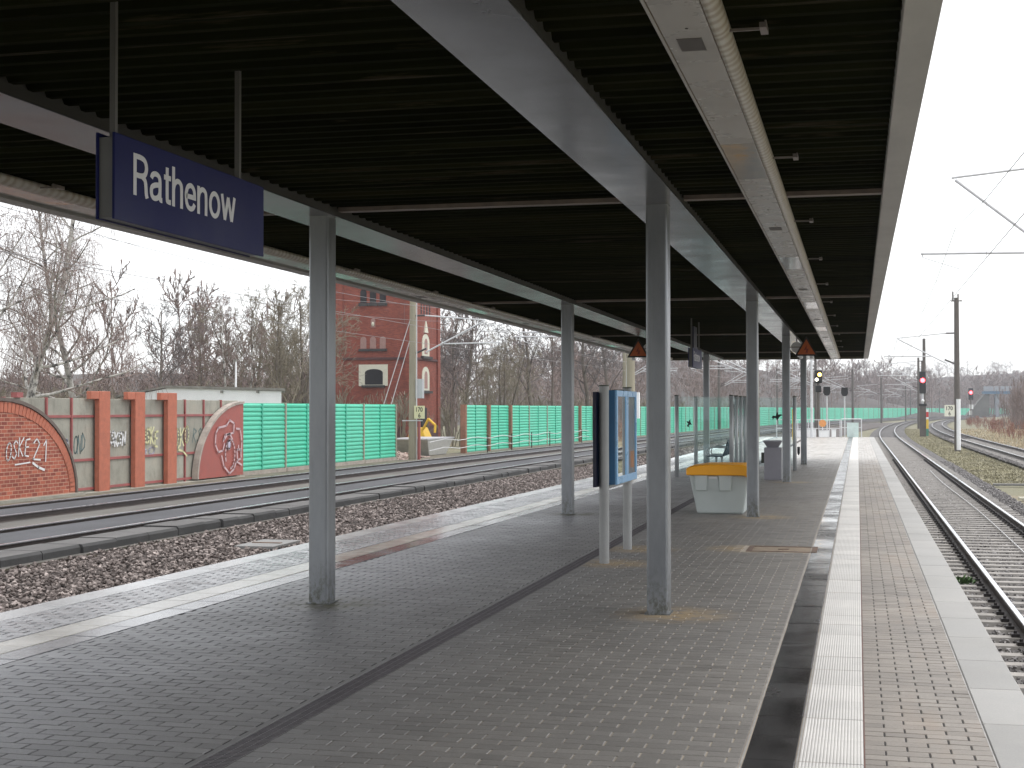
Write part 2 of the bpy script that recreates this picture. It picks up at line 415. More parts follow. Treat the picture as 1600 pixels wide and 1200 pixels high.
# ---- manhole set in the paving
mh = thing('manhole_cover', 'rusty rectangular manhole cover set in the paving beside the dark slabs', 'manhole', (-.86, 17.0, 0))
M['rust'] = simple('rusty_iron', (.17, .115, .085), .7, .2, var=.35, nscale=9)
mb = MB(); mb.box(-1.25, 16.68, -.012, -.46, 16.74, .003); mb.box(-1.25, 17.28, -.012, -.46, 17.34, .003); mb.box(-1.25, 16.74, -.012, -1.19, 17.28, .003); mb.box(-.52, 16.74, -.012, -.46, 17.28, .003)
mb.build('frame', M['rust'], mh)
mb = MB(); mb.box(-1.185, 16.745, -.012, -.525, 17.275, -.002); mb.build('lid', simple('paved_lid', (.27, .21, .15), .85, var=.3, nscale=12), mh)
mb = MB(); mb.box(-.9, 16.96, -.002, -.78, 17.05, .004); mb.build('handle', M['rust'], mh)
# ------------------------------------------------------------------ canopy
M['deck'] = None
def deck_mat():
    m = NT('corrugated_deck_paint'); v = m.coord('World', (.10, 2.2, 1)); n1 = m.noise(v, 1.3, 6, .7); n2 = m.noise(m.coord('World', (.35, 7, 1)), 1.6, 5, .7)
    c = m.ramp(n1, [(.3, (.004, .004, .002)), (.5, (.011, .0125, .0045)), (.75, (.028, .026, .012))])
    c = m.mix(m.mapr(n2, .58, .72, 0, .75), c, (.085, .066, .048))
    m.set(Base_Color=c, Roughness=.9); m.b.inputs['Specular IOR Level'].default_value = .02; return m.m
M['deck'] = deck_mat()
def beam_mat():
    m = NT('beam_grey_paint'); v = m.coord('World'); n1 = m.noise(v, 1.4, 5, .6); n2 = m.noise(m.coord('World', (1, .5, 1)), 9, 5, .7)
    c = m.ramp(n1, [(.3, (.085, .085, .092)), (.7, (.12, .12, .13))])
    c = m.mix(m.mapr(n2, .62, .72, 0, .35), c, (.09, .085, .08))
    m.set(Base_Color=c, Roughness=m.mapr(n1, .3, .7, .13, .26)); m.bump(m.noise(v, 2.2, 2), .10, .02); return m.m
M['beam'] = beam_mat()
M['beam_side'] = simple('beam_side_paint', (.05, .048, .045), .5, var=.2)
def col_mat():
    m = NT('column_galvanised'); v = m.coord('World', (1, 1, .35)); n1 = m.noise(v, 2.5, 6, .7); n2 = m.noise(m.coord('World', (6, 6, .4)), 6, 4, .7)
    c = m.ramp(n1, [(.3, (.21, .22, .24)), (.7, (.30, .315, .335))])
    c = m.mix(m.mapr(n2, .58, .75, 0, .5), c, (.16, .17, .18))
    sp = m.n('ShaderNodeSeparateXYZ'); m.l(m.coord('World'), sp.inputs[0]); sc = m.noise(m.coord('World', (9, 9, 5)), 3, 5, .75)
    c = m.mix(m.math('MULTIPLY', m.mapr(sp.outputs[2], .02, .4, 1, 0), m.mapr(sc, .45, .6, 0, .8)), c, (.085, .085, .055))
    c = m.mix(m.mapr(sc, .68, .74, 0, .6), c, (.07, .06, .05))
    m.set(Base_Color=c, Roughness=m.mapr(n1, .3, .7, .30, .44), Metallic=.6); m.bump(n2, .05, .005); return m.m
M['column'] = col_mat()
M['fascia'] = simple('fascia_grey', (.43, .42, .41), .6, var=.18, nscale=2, stretch=(1, .4, 1), bump=.1, bscale=9)
M['panel_white'] = simple('light_panel_enamel', (.42, .40, .385), .28, var=.08, nscale=1.5)
M['brass'] = simple('panel_trim', (.16, .11, .07), .5, .3, var=.2)
def tube_mat():
    m = NT('yellowed_tube'); v = m.coord('World', (1, 1, 1)); wv = m.n('ShaderNodeTexWave', bands_direction='Y'); wv.inputs['Scale'].default_value = 3.2; wv.inputs['Distortion'].default_value = 4; wv.inputs['Detail'].default_value = 3; wv.inputs['Detail Scale'].default_value = 2
    m.l(v, wv.inputs['Vector']); n = m.noise(v, 1.2, 4)
    c = m.ramp(wv.outputs['Fac'], [(.1, (.30, .235, .155)), (.5, (.42, .37, .29)), (.9, (.50, .47, .41))])
    c = m.mix(m.mapr(n, .4, .7, 0, .6), c, (.40, .37, .33))
    m.set(Base_Color=c, Roughness=.38); m.bump(wv.outputs['Fac'], .1, .01); return m.m
M['tube'] = tube_mat()
M['grille'] = simple('speaker_grille', (.10, .09, .085), .6, .2)
def lens_mat():
    m = NT('lamp_lens'); v = m.coord('World'); n = m.noise(v, 5, 4)
    m.set(Base_Color=m.ramp(n, [(.45, (.30, .295, .28)), (.6, (.36, .34, .30)), (.72, (.42, .28, .13))]), Roughness=.12); return m.m
M['lens'] = lens_mat()
CY0, CY1 = -50.0, 48.0
can = thing('station_canopy', 'dark corrugated platform canopy on two rows of grey steel columns', 'canopy', (-2.95, 20, 0))
# corrugated deck: rib bottoms at 3.31
ZB, ZT, PT = 3.31, 3.358, .18
prof = []
y = CY0
while y < CY1-.1:
    jz = random.uniform(-.006, .004); prof += [(y, ZT+jz), (y+.055, ZT+jz), (y+.095, ZB+jz*.5), (y+.145, ZB+jz*.5)]; y += PT*random.uniform(.985, 1.015)
prof.append((CY1, ZT)); pv = np.array(prof)
V = np.concatenate([np.stack([np.full(len(pv), -6.38), pv[:, 0], pv[:, 1]], 1), np.stack([np.full(len(pv), .20), pv[:, 0], pv[:, 1]], 1)])-np.array([-2.95, 20, 0])
n = len(pv); F = np.stack([np.arange(n-1), np.arange(1, n), np.arange(1, n)+n, np.arange(n-1)+n], 1)
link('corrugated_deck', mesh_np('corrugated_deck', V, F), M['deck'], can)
mb = MB(); mb.box(-6.40, CY0, 3.40, .22, CY1, 3.72); mb.build('roof_slab', simple('roof_felt', (.08, .08, .085), .9), can)
# cover strips across the deck at the column stations
M['strip'] = simple('cover_strip_paint', (.19, .15, .125), .55, var=.3, nscale=5, stretch=(1, 6, 1))
for i in range(-5, 4):
    yy = Y1+i*DY+.12
    mb = MB()
    for xa, xb in ((-6.36, -4.705), (-4.25, -1.795), (-1.34, .19)): mb.box(xa, yy, 3.285, xb, yy+.10, 3.32); mb.box(xa, yy+.11, 3.296, xb, yy+.16, 3.32)
    mb.build('cover_strip', M['strip'], can)
mb = MB(); mb.box(-6.36, 47.75, 3.235, .19, 47.95, 3.40); mb.build('cover_strip', simple('end_strip', (.10, .09, .06), .6, var=.3), can)
# long beams, each with butt joints at the columns
for (xa, xb) in ((-1.791, -1.341), (-4.702, -4.252)):
    b = MB().box(xa+.012, CY0, 3.25, xb-.012, CY1-.3, 3.345).build('beam', M['beam_side'], can)
    ys = [CY0]+[Y1+i*DY+.02 for i in range(-5, 4)]+[CY1-.3]
    for a, c in zip(ys[:-1], ys[1:]):
        MB().box(xa, a+.003, 3.238, xb, c-.003, 3.2495).build('flange_plate', M['beam'], b)
def rounded_col(cx, cy, w=.172, d=.2, r=.02, z0=0, z1=3.238):
    pts = []
    for (sx, sy, a0) in ((1, 1, 0), (-1, 1, 90), (-1, -1, 180), (1, -1, 270)):
        for k in range(4):
            a = math.radians(a0+k*30); pts.append((cx+sx*(w/2-r)+r*math.cos(a), cy+sy*(d/2-r)+r*math.sin(a)))
    mb = MB(); m = len(pts); mb.v = [(x, y, z0) for x, y in pts]+[(x, y, z1) for x, y in pts]
    mb.f = [(i, (i+1) % m, m+(i+1) % m, m+i) for i in range(m)]
    return mb
for (x, y) in COLS_R+COLS_L:
    if y < 3: pass
    c = rounded_col(x, y).build('column', M['column'], can)
    c.data.shade_flat()
    mb = MB(); mb.box(x-.10, y-.115, 0, x+.10, y+.115, .012); mb.build('foot_plate', M['column'], c)
    for bx, by in ((-.092, -.107), (.092, -.107), (.092, .107), (-.092, .107)): pass
# edge gutters (flat undersides)
for (xa, xb) in ((.19, .339), (-6.51, -6.365)):
    g = MB().box(xa, CY0, 3.24, xb, CY1, 3.40).build('gutter', M['fascia'], can, bevel=.004)
    MB().box(xa-.02 if xa < 0 else xa+.02, CY0-.01, 3.405, xb-.02 if xa < 0 else xb+.02, CY1+.02, 3.75).build('fascia_board', M['fascia'], g)
MB().box(-6.36, CY1-.03, 3.30, .185, CY1+.03, 3.72).build('end_fascia', M['fascia'], can)
# lighting strips
for xo in (-.82, -6.21):
    st = MB().box(xo+.004, CY0, 3.25, xo+.216, CY1-.4, 3.309).build('lighting_strip', M['beam_side'], can)
    y = 8.9-6.75*9; pan = []
    while y < CY1-.5:
        for (a, b, kind) in ((y, y+1.38, 'lens'), (y+1.38, y+6.75, 'panel')):
            a2, b2 = max(a, CY0), min(b, CY1-.4)
            if b2-a2 < .1: continue
            q = MB().box(xo+.006, a2+.004, 3.238, xo+.214, b2-.004, 3.249).build('lamp_lens' if kind == 'lens' else 'panel', M['lens' if kind == 'lens' else 'panel_white'], st, bevel=.003)
            if kind == 'panel':
                pass
        for gy in (y+4.15,):
            if CY0 < gy < CY1-1: MB().box(xo+.055, gy, 3.2355, xo+.165, gy+.22, 3.2379).build('grille', M['grille'], st)
        for sy in (.8, 1.6, 2.6):
            yy = y+1.38+sy
            if CY0 < yy < CY1-1: MB().cyl((xo+.12, yy, 3.2345), (xo+.12, yy, 3.2379), .007, n=8).build('screw', M['grille'], st)
        y += 6.75
    MB().box(xo-.012, CY0, 3.236, xo+.001, CY1-.4, 3.30).build('trim', M['fascia'], st)
    MB().box(xo+.001, CY0, 3.240, xo+.005, CY1-.4, 3.30).build('trim', M['brass'], st)
    MB().box(xo+.215, CY0, 3.242, xo+.220, CY1-.4, 3.30).build('trim', M['brass'], st)
    pr = [(xo+.22, 3.308)]+[(xo+.22+.066*math.sin(t), 3.29-.052*math.cos(t)) for t in np.linspace(0, math.pi*.62, 9)]+[(xo+.272, 3.308)]
    t = MB().extrude_y(pr, CY0, CY1-.4).build('tube_cover', M['tube'], st)
    for p in t.data.polygons: p.use_smooth = len(p.vertices) == 4
# small brackets under the deck beside the strips
M['bracket'] = simple('bracket_paint', (.22, .19, .175), .5, var=.1)
for i in range(12):
    y = 6.35+i*3.3
    for xo in (-.545, -5.93):
        b = MB().box(xo, y, 3.27, xo+.14, y+.012, 3.282).build('bracket', M['bracket'], can)
        MB().box(xo+.14, y-.07, 3.262, xo+.172, y+.06, 3.285).box(xo+.165, y-.10, 3.255, xo+.172, y-.05, 3.285).build('bracket_plate', M['bracket'], b)
# ------------------------------------------------------------------ station name signs
M['sign_blue'] = simple('sign_blue_enamel', (.007, .010, .080), .4, var=.05, nscale=1.5, spec=.18)
M['sign_edge'] = simple('sign_edge_blue', (.006, .007, .028), .35)
M['sign_box'] = simple('sign_box_grey', (.13, .13, .13), .5)
M['letter'] = simple('letter_white', (.70, .70, .72), .4, var=.03)
M['rod'] = simple('rod_grey', (.12, .115, .11), .5, .2)
def text_mesh(s, size, sx=1.0, ext=.0008, bold=0.0):
    cu = bpy.data.curves.new('txt', 'FONT'); cu.body = s; cu.size = size; cu.extrude = ext; cu.offset = bold; cu.resolution_u = 4
    ob = bpy.data.objects.new('txt', cu); COL.objects.link(ob)
    dg = bpy.context.evaluated_depsgraph_get(); me = bpy.data.meshes.new_from_object(ob.evaluated_get(dg))
    bpy.data.objects.remove(ob); bpy.data.curves.remove(cu)
    n = len(me.vertices); co = np.zeros(n*3); me.vertices.foreach_get('co', co); co = co.reshape(-1, 3); co[:, 0] *= sx
    me.vertices.foreach_set('co', co.ravel()); me.update()
    return me, co[:, 0].min(), co[:, 0].max(), co[:, 1].max()
def smooth_line(P, n=5):
    out = []
    for i in range(len(P)-1):
        p0, p1, p2, p3 = P[max(i-1, 0)], P[i], P[i+1], P[min(i+2, len(P)-1)]
        for k in range(n):
            t = k/n; out.append(tuple(.5*((2*p1[a])+(-p0[a]+p2[a])*t+(2*p0[a]-5*p1[a]+4*p2[a]-p3[a])*t*t+(-p0[a]+3*p1[a]-3*p2[a]+p3[a])*t**3) for a in (0, 1)))
    return out+[P[-1]]
GLYPH = {   # centre lines of a plain condensed grotesque, cap height 1: (points, curved, closed)
 'R': (.66, [([(.07, 0), (.07, 1)], 0), ([(.07, .935), (.30, .935), (.46, .88), (.525, .715), (.46, .55), (.30, .495), (.07, .495)], 1), ([(.33, .495), (.46, .42), (.50, .28), (.52, .1), (.555, 0)], 1)]),
 'a': (.575, [([(.065, .53), (.12, .625), (.25, .665), (.375, .62), (.42, .50), (.42, .15), (.445, .065), (.52, .06)], 1), ([(.42, .42), (.22, .385), (.085, .31), (.065, .17), (.13, .075), (.25, .065), (.37, .13), (.42, .24)], 1)]),
 't': (.36, [([(.15, .92), (.15, .18), (.19, .08), (.31, .07)], 1), ([(.01, .665), (.31, .665)], 0)]),
 'h': (.565, [([(.07, 0), (.07, 1)], 0), ([(.07, .44), (.12, .58), (.25, .665), (.38, .62), (.425, .48), (.425, 0)], 1)]),
 'e': (.57, [([(.075, .375), (.455, .375), (.44, .53), (.37, .63), (.265, .665), (.14, .61), (.075, .48), (.065, .36), (.085, .22), (.15, .11), (.265, .065), (.38, .10), (.455, .21)], 2)]),
 'n': (.565, [([(.07, 0), (.07, .73)], 0), ([(.07, .44), (.12, .58), (.25, .665), (.38, .62), (.425, .48), (.425, 0)], 1)]),
 'o': (.595, [([(.28+.215*math.cos(a), .365+.30*math.sin(a)) for a in np.linspace(0, 2*math.pi, 25)], 0)]),
 'w': (.80, [([(.05, .73), (.20, .05)], 0), ([(.20, .05), (.375, .68)], 0), ([(.375, .68), (.55, .05)], 0), ([(.55, .05), (.70, .73)], 0)])}
def word_mesh(word, cap, wd):
    mb = MB(); x = 0; sw = .128; lay = 0
    for ch in word:
        adv, strokes = GLYPH[ch]
        for P, cv in strokes:
            if cv == 2: Q = [P[0]]+smooth_line(P[1:])
            else: Q = smooth_line(P) if cv else P
            closed = math.dist(Q[0], Q[-1]) < 1e-4; L, R_ = [], []; n = len(Q)
            for i in range(n):
                a = Q[i-1] if i else (Q[-2] if closed else Q[0]); b = Q[i+1] if i < n-1 else (Q[1] if closed else Q[-1])
                d1 = Vector((Q[i][0]-a[0], Q[i][1]-a[1])); d2 = Vector((b[0]-Q[i][0], b[1]-Q[i][1]))
                if d1.length < 1e-6: d1 = d2.copy()
                if d2.length < 1e-6: d2 = d1.copy()
                d1.normalize(); d2.normalize(); t = (d1+d2); t = t.normalized() if t.length > 1e-3 else d1; k = min(1.6, 1/max(.4, t.dot(d1))); nn = Vector((-t.y, t.x))*sw/2*k
                L.append((x+Q[i][0]+nn.x, Q[i][1]+nn.y)); R_.append((x+Q[i][0]-nn.x, Q[i][1]-nn.y))
            z = .0004+.00012*(lay % 7); lay += 1
            for i in range(n-1): mb.quad((*L[i], z), (*R_[i], z), (*R_[i+1], z), (*L[i+1], z))
        x += adv
    s = wd/(x-.1); mb.v = [(a*s, b*cap, c) for a, b, c in mb.v]
    me = bpy.data.meshes.new('lettering'); me.from_pydata(mb.v, [], mb.f); return me
def name_sign(y0, y1, label):
    X = -2.975; z0, z1 = 2.405, 2.765
    t = thing('station_name_sign', label, 'sign', (X-.04, (y0+y1)/2, z0), group='hanging station name signs')
    MB().box(X-.075, y0+.01, z0+.006, X-.012, y1-.01, z1-.02).build('sign_box', M['sign_box'], t)
    for a, b in ((X-.012, X), (X-.087, X-.075)):
        f = MB().box(a, y0, z0, b, y1, z1).build('face_plate', M['sign_blue'], t, bevel=.003)
        me = word_mesh('Rathenow', .178, 1.02); mn = 0
        o = link('lettering', me, M['letter'], f)
        s = 1
        if a == X-.012:
            o.matrix_local = Matrix(((0, 0, 1, .0415), (s, 0, 0, y0+.155-(y0+y1)/2-mn*s), (0, 1, 0, .122), (0, 0, 0, 1)))
        else:
            o.matrix_local = Matrix(((0, 0, -1, -.0485), (-s, 0, 0, y1-.155-(y0+y1)/2+mn*s), (0, 1, 0, .122), (0, 0, 0, 1)))
    for y in (y0+.05, y1-.25):
        MB().box(X-.045, y-.011, z1-.03, X-.02, y+.011, 3.33).build('hanger_rod', M['rod'], t)
    return t
name_sign(5.40, 6.94, 'dark blue hanging sign reading Rathenow in white letters, nearest the camera')
s2 = name_sign(26.9, 28.5, 'small far hanging blue station name sign between the column rows above the grit bin')
MB().box(-3.03, 27.2, 2.77, -2.99, 27.75, 3.18).build('display_box', M['sign_edge'], s2)
# ------------------------------------------------------------------ information board
M['blue_frame'] = simple('board_blue_frame', (.22, .46, .74), .3, var=.06)
M['blue_side'] = simple('board_blue_side', (.03, .13, .27), .35, var=.1)
M['post_grey'] = simple('post_beige_grey', (.33, .335, .335), .45, var=.08)
M['post_cap'] = simple('post_cap_dark', (.07, .075, .06), .6)
def paper_mat():
    m = NT('timetable_sheets'); v = m.coord('Object'); n = m.noise(v, 9, 5, .7); n2 = m.noise(m.coord('Object', (1, 3, 14)), 9, 3)
    c = m.ramp(n, [(.3, (.40, .36, .33)), (.5, (.30, .34, .42)), (.7, (.45, .30, .27))]); c = m.mix(m.mapr(n2, .45, .55, 0, .5), c, (.5, .5, .48))
    m.set(Base_Color=c, Roughness=.3); return m.m
M['paper'] = paper_mat()
M['poster_orange'] = simple('poster_orange', (.70, .30, .10), .4, var=.2, nscale=20)
M['poster_head'] = simple('poster_head', (.48, .50, .48), .4)
def glass_mat(name, tint=(.9, .95, .95), alpha=.10, rough=.02):
    m = NT(name); t = m.t; tr = m.n('ShaderNodeBsdfTransparent'); tr.inputs[0].default_value = tint+(1,)
    gl = m.n('ShaderNodeBsdfGlossy'); gl.inputs['Roughness'].default_value = rough; gl.inputs[0].default_value = (.9, .95, .95, 1)
    fr = m.n('ShaderNodeFresnel'); fr.inputs[0].default_value = 1.45; mx = m.n('ShaderNodeMixShader')
    m.l(m.math('ADD', fr.outputs[0], alpha), mx.inputs[0]); m.l(tr.outputs[0], mx.inputs[1]); m.l(gl.outputs[0], mx.inputs[2])
    m.l(mx.outputs[0], t.nodes['Material Output'].inputs[0]); return m.m
M['glass'] = glass_mat('clear_glass', (.95, .97, .97), .0)
ib = thing('information_board', 'blue framed double glass timetable board on two round grey posts', 'notice board', (-2.6, 15.8, 0))
for y in (15.04, 16.61):
    p = MB().cyl((-2.6, y, 0), (-2.6, y, 1.86), .052, n=20).build('post', M['post_grey'], ib, smooth=False)
    MB().cyl((-2.6, y, 1.86), (-2.6, y, 1.875), .054, n=20).build('post_cap', M['post_cap'], p)
MB().cyl((-2.6, 15.09, .79), (-2.6, 16.56, .79), .022, n=10).build('cross_tube', M['post_grey'], ib)
c = MB().box(-2.66, 15.13, .82, -2.50, 16.55, 1.82).build('case', M['blue_side'], ib, bevel=.006)
MB().box(-2.70, 14.93, .80, -2.665, 16.6, 1.80).build('back_panel', M['sign_edge'], ib)
fx = -2.499
for (a, b) in ((15.13, 15.845), (15.85, 16.55)):
    fr = MB().box(fx, a, .82, fx+.022, b, .90).box(fx, a, 1.755, fx+.022, b, 1.82).box(fx, a, .90, fx+.022, a+.075, 1.755).box(fx, b-.075, .90, fx+.022, b, 1.755).build('door_frame', M['blue_frame'], ib, bevel=.004)
    sh = MB().quad((fx+.004, a+.075, .90), (fx+.004, b-.075, .90), (fx+.004, b-.075, 1.755), (fx+.004, a+.075, 1.755)).build('timetable_sheet', M['paper'], fr)
    MB().quad((fx+.006, a+.09, 1.66), (fx+.006, b-.09, 1.66), (fx+.006, b-.09, 1.74), (fx+.006, a+.09, 1.74)).build('sheet_header', M['poster_head'], fr)
    MB().quad((fx+.014, a+.075, .90), (fx+.014, b-.075, .90), (fx+.014, b-.075, 1.755), (fx+.014, a+.075, 1.755)).build('glass_pane', M['glass'], fr)
MB().quad((fx+.008, 16.15, .96), (fx+.008, 16.42, .96), (fx+.008, 16.42, 1.15), (fx+.008, 16.15, 1.15)).build('orange_notice', M['poster_orange'], fr)
MB().cyl((-2.58, 15.85, 1.82), (-2.58, 15.85, 1.835), .07, n=14).build('lock_knob', M['post_cap'], ib)
# ------------------------------------------------------------------ grit bin
M['bin_grey'] = simple('bin_grey_plastic', (.56, .61, .60), .42, var=.05, nscale=2)
M['bin_yellow'] = simple('bin_orange_lid', (.98, .43, .018), .38, var=.05, nscale=2)
gb = thing('grit_bin', 'grey plastic grit bin with orange yellow lid behind the steel column', 'grit bin', (-2.08, 22.9, 0))
MB().frustum((-2.43, 22.50, -1.72, 23.25, 0), (-2.545, 22.42, -1.62, 23.35, .60)).build('tub', M['bin_grey'], gb, bevel=.03)
for x in (-2.36, -1.99):
    MB().frustum((x-.085, 22.40, x+.085, 22.49, .36), (x-.10, 22.385, x+.10, 22.49, .60)).build('lid_catch', M['bin_grey'], gb, bevel=.012)
MB().box(-2.24, 22.40, .545, -2.11, 22.43, .58).build('label_plate', M['letter'], gb)
def lid():
    mb = MB(); pr = [(-.52, .60), (-.52, .70), (-.46, .735), (-.22, .765), (.34, .765), (.46, .74), (.52, .70), (.52, .56), (.44, .56), (.38, .60)]
    n = len(pr)
    for k, (y, s) in enumerate(((22.34, .97), (22.40, 1), (23.38, 1), (23.44, .97))): mb.v += [(-2.07+x*s, y, .60+(z-.60)*s) for x, z in pr]
    for k in range(3):
        for i in range(n): mb.f.append((k*n+i, k*n+(i+1) % n, (k+1)*n+(i+1) % n, (k+1)*n+i))
    mb.f.append(tuple(range(n))); mb.f.append(tuple(3*n+i for i in reversed(range(n)))); return mb
lid().build('lid', M['bin_yellow'], gb, bevel=.015)
# ------------------------------------------------------------------ litter bin
M['litter_dark'] = simple('litter_bin_dark', (.28, .275, .31), .4, .2, var=.06)
M['litter_light'] = simple('litter_bin_light', (.34, .345, .37), .4, .2, var=.06)
lb = thing('litter_bin', 'grey steel litter bin with hooded top beyond the grit bin', 'litter bin', (-1.9, 33.7, 0))
MB().box(-2.09, 33.5, 0, -1.71, 33.9, .74).build('body', M['litter_dark'], lb, bevel=.01)
MB().box(-1.706, 33.5, .01, -1.695, 33.9, .74).build('side_panel', M['litter_light'], lb)
MB().frustum((-2.02, 33.54, -1.78, 33.86, .741), (-2.10, 33.46, -1.70, 33.94, .87)).build('hood', M['litter_dark'], lb)
MB().box(-2.115, 33.44, .871, -1.685, 33.96, .90).build('rim', M['litter_dark'], lb)
MB().box(-2.16, 33.6, .38, -2.092, 33.8, .62).build('ash_box', M['post_cap'], lb)
# ------------------------------------------------------------------ glass wind shelter and seats
M['shelter_post'] = simple('shelter_post_alu', (.44, .455, .47), .4, .2, var=.06)
M['shelter_glass'] = glass_mat('shelter_glass', (.91, .965, .96), .0)
ws = thing('wind_shelter', 'glass wind screen with round aluminium posts in the middle of the platform', 'wind screen', (-2.9, 36.5, 0))
for (x, y) in ((-4.22, 34.6), (-2.92, 34.6), (-2.92, 36.0), (-2.92, 37.4), (-2.92, 38.8), (-4.22, 38.8), (-1.62, 38.8)):
    p = MB().cyl((x, y, 0), (x, y, 1.93), .05, n=14).build('post', M['shelter_post'], ws, smooth=True)
    MB().cyl((x, y, 1.931), (x, y, 1.96), .053, n=14).build('post_cap', M['post_cap'], p)
pn = []
for (a, b) in (((-4.16, 34.6), (-2.98, 34.6)), ((-2.92, 34.66), (-2.92, 35.94)), ((-2.92, 36.06), (-2.92, 37.34)), ((-2.92, 37.46), (-2.92, 38.74)), ((-4.16, 38.8), (-2.98, 38.8)), ((-2.86, 38.8), (-1.68, 38.8))):
    pn.append(MB().box(a[0]-.004, a[1]-.004, .12, b[0]+.004, b[1]+.004, 1.92).build('glass_panel', M['shelter_glass'], ws))
M['black'] = simple('sticker_black', (.012, .012, .013), .5)
BIRD = [(-.5, .05), (-.30, .18), (-.1, .08), (.02, .30), (.18, .42), (.16, .15), (.42, .12), (.55, .02), (.38, -.02), (.2, -.1), (.02, -.30), (-.06, -.42), (-.08, -.16), (-.3, -.06), (-.46, -.22), (-.42, -.03)]
for (x, z, y, s, k, a) in ((-3.92, 1.28, 34.6, .19, 0, 1.2), (-2.08, 1.42, 38.8, .28, 5, .25)):
    c_, s_ = math.cos(a), math.sin(a)
    MB().poly([(x+(u*c_-v*s_)*s, y-.006, z+(u*s_+v*c_)*s) for u, v in BIRD]).build('bird_sticker', M['black'], pn[k])
bn = thing('bench', 'blue grey metal seat with curved armrest in the glass wind screen', 'bench', (-3.35, 37.0, 0))
M['bench_blue'] = simple('bench_blue_steel', (.06, .09, .125), .4, .2)
for y in (36.2, 36.9, 37.6):
    s_ = MB().box(-3.70, y, .43, -3.28, y+.52, .46).build('seat', M['bench_blue'], bn, bevel=.01)
    mb = MB(); n = len(mb.v); mb.v += [(-3.28, y, .45), (-3.25, y, .45), (-3.12, y, .86), (-3.15, y, .86), (-3.28, y+.52, .45), (-3.25, y+.52, .45), (-3.12, y+.52, .86), (-3.15, y+.52, .86)]
    mb.f += [(0, 1, 2, 3), (7, 6, 5, 4), (0, 4, 5, 1), (1, 5, 6, 2), (2, 6, 7, 3), (3, 7, 4, 0)]; mb.build('backrest', M['bench_blue'], bn)
    MB().path([(-3.20, y-.03, .66), (-3.50, y-.03, .67), (-3.66, y-.03, .63), (-3.70, y-.03, .52), (-3.66, y-.03, .45)], .016, 8).build('armrest', M['shelter_post'], bn)
for y in (36.4, 37.9): MB().cyl((-3.45, y, 0), (-3.45, y, .43), .03, n=10).build('leg', M['shelter_post'], bn)
# ------------------------------------------------------------------ warning triangles and loudspeakers at the third pair of columns
M['warn_face'] = simple('warning_orange', (.40, .085, .012), .5, var=.15, nscale=9)
M['warn_black'] = simple('warning_black', (.008, .007, .006), .6)
M['warn_red'] = simple('warning_symbol', (.16, .015, .008), .5)
for (cx, lab, colx) in ((-1.09, 'orange black bordered warning triangle hanging right of a right-hand column', -1.46), (-4.80, 'orange black bordered warning triangle half hidden behind the nearest right-hand column', -4.47)):
    y = 32.3; z = 2.79
    t = thing('warning_sign', lab, 'sign', (cx, y, z), group='warning triangles under the canopy')
    def tri(s, yy, zc=z+.14): return [(cx-.25*s, yy, zc-.145*s), (cx+.25*s, yy, zc-.145*s), (cx, yy, zc+.29*s)]
    a, b = tri(1, y), tri(1, y+.012); mb = MB(); mb.v = a+b; mb.f = [(0, 1, 2), (5, 4, 3), (0, 3, 4, 1), (1, 4, 5, 2), (2, 5, 3, 0)]; mb.build('plate', M['warn_black'], t)
    MB().poly(tri(.76, y-.003)).build('face', M['warn_face'], t)
    MB().poly([(cx+u*.22, y-.006, z+.13+v*.22) for u, v in ((.05, .5), (-.25, -.05), (0, .0), (-.1, -.35), (.05, -.25), (.02, -.42), (.2, -.2), (.12, -.22), (.22, .12), (.02, .08))]).build('symbol', M['warn_red'], t)
    MB().box(min(cx, colx), y+.02, z+.18, max(cx, colx), y+.04, z+.20).build('bracket', M['bracket'], t)
    sx = cx-.22 if cx > -2 else cx+.20
    s = thing('loudspeaker', 'white round loudspeaker behind the %s warning triangle' % ('right-hand' if cx > -2 else 'left-hand'), 'loudspeaker', (sx, y+.3, 2.96), group='platform loudspeakers')
    MB().cyl((sx, y+.16, 2.98), (sx, y+.34, 2.98), .12, .06, 16).build('horn', M['letter'], s, smooth=False)
    MB().cyl((sx, y+.3, 2.98), (sx, y+.3, 3.24), .012, n=8).build('hanger', M['bracket'], s)
    for dx in (-.12, .12):
        MB().sphere((cx+dx, y+.05, z-.03), .045, 10, 6).build('lamp_bulb', M['letter'], t)
# ------------------------------------------------------------------ ground and tracks
def ground_mat():
    m = NT('ground_soil'); v = m.coord('World'); n1 = m.noise(v, .12, 6, .65); n2 = m.noise(v, 2.0, 5, .7); n3 = m.noise(v, 14, 3, .7)
    c = m.ramp(n1, [(.35, (.21, .18, .125)), (.5, (.175, .168, .105)), (.65, (.25, .205, .14))])
    c = m.mix(m.mapr(n2, .4, .65, 0, .6), c, (.15, .155, .09)); c = m.mix(m.mapr(n3, .45, .7, 0, .5), c, (.20, .18, .14))
    m.set(Base_Color=c, Roughness=.95); m.bump(n2, .6, .15); return m.m
M['ground'] = ground_mat()
tag(MB().quad((-2500, -300, -1.16), (2500, -300, -1.16), (2500, 4500, -1.16), (-2500, 4500, -1.16)).build('ground', M['ground']), kind='structure')
def ballast_mat(name, c1, c2, c3):
    m = NT(name); v = m.coord('World'); vo = m.n('ShaderNodeTexVoronoi'); vo.inputs['Scale'].default_value = 16; m.l(v, vo.inputs['Vector'])
    sp = m.n('ShaderNodeSeparateColor'); m.l(vo.outputs['Color'], sp.inputs[0])
    c = m.ramp(sp.outputs[0], [(0, c1), (.5, c2), (1, c3)])
    c = m.mix(m.mapr(vo.outputs['Distance'], .25, .6, 0, .75), c, (.02, .018, .016))
    m.set(Base_Color=c, Roughness=.85); m.bump(m.math('SUBTRACT', 1, vo.outputs['Distance']), .8, .04); return m.m
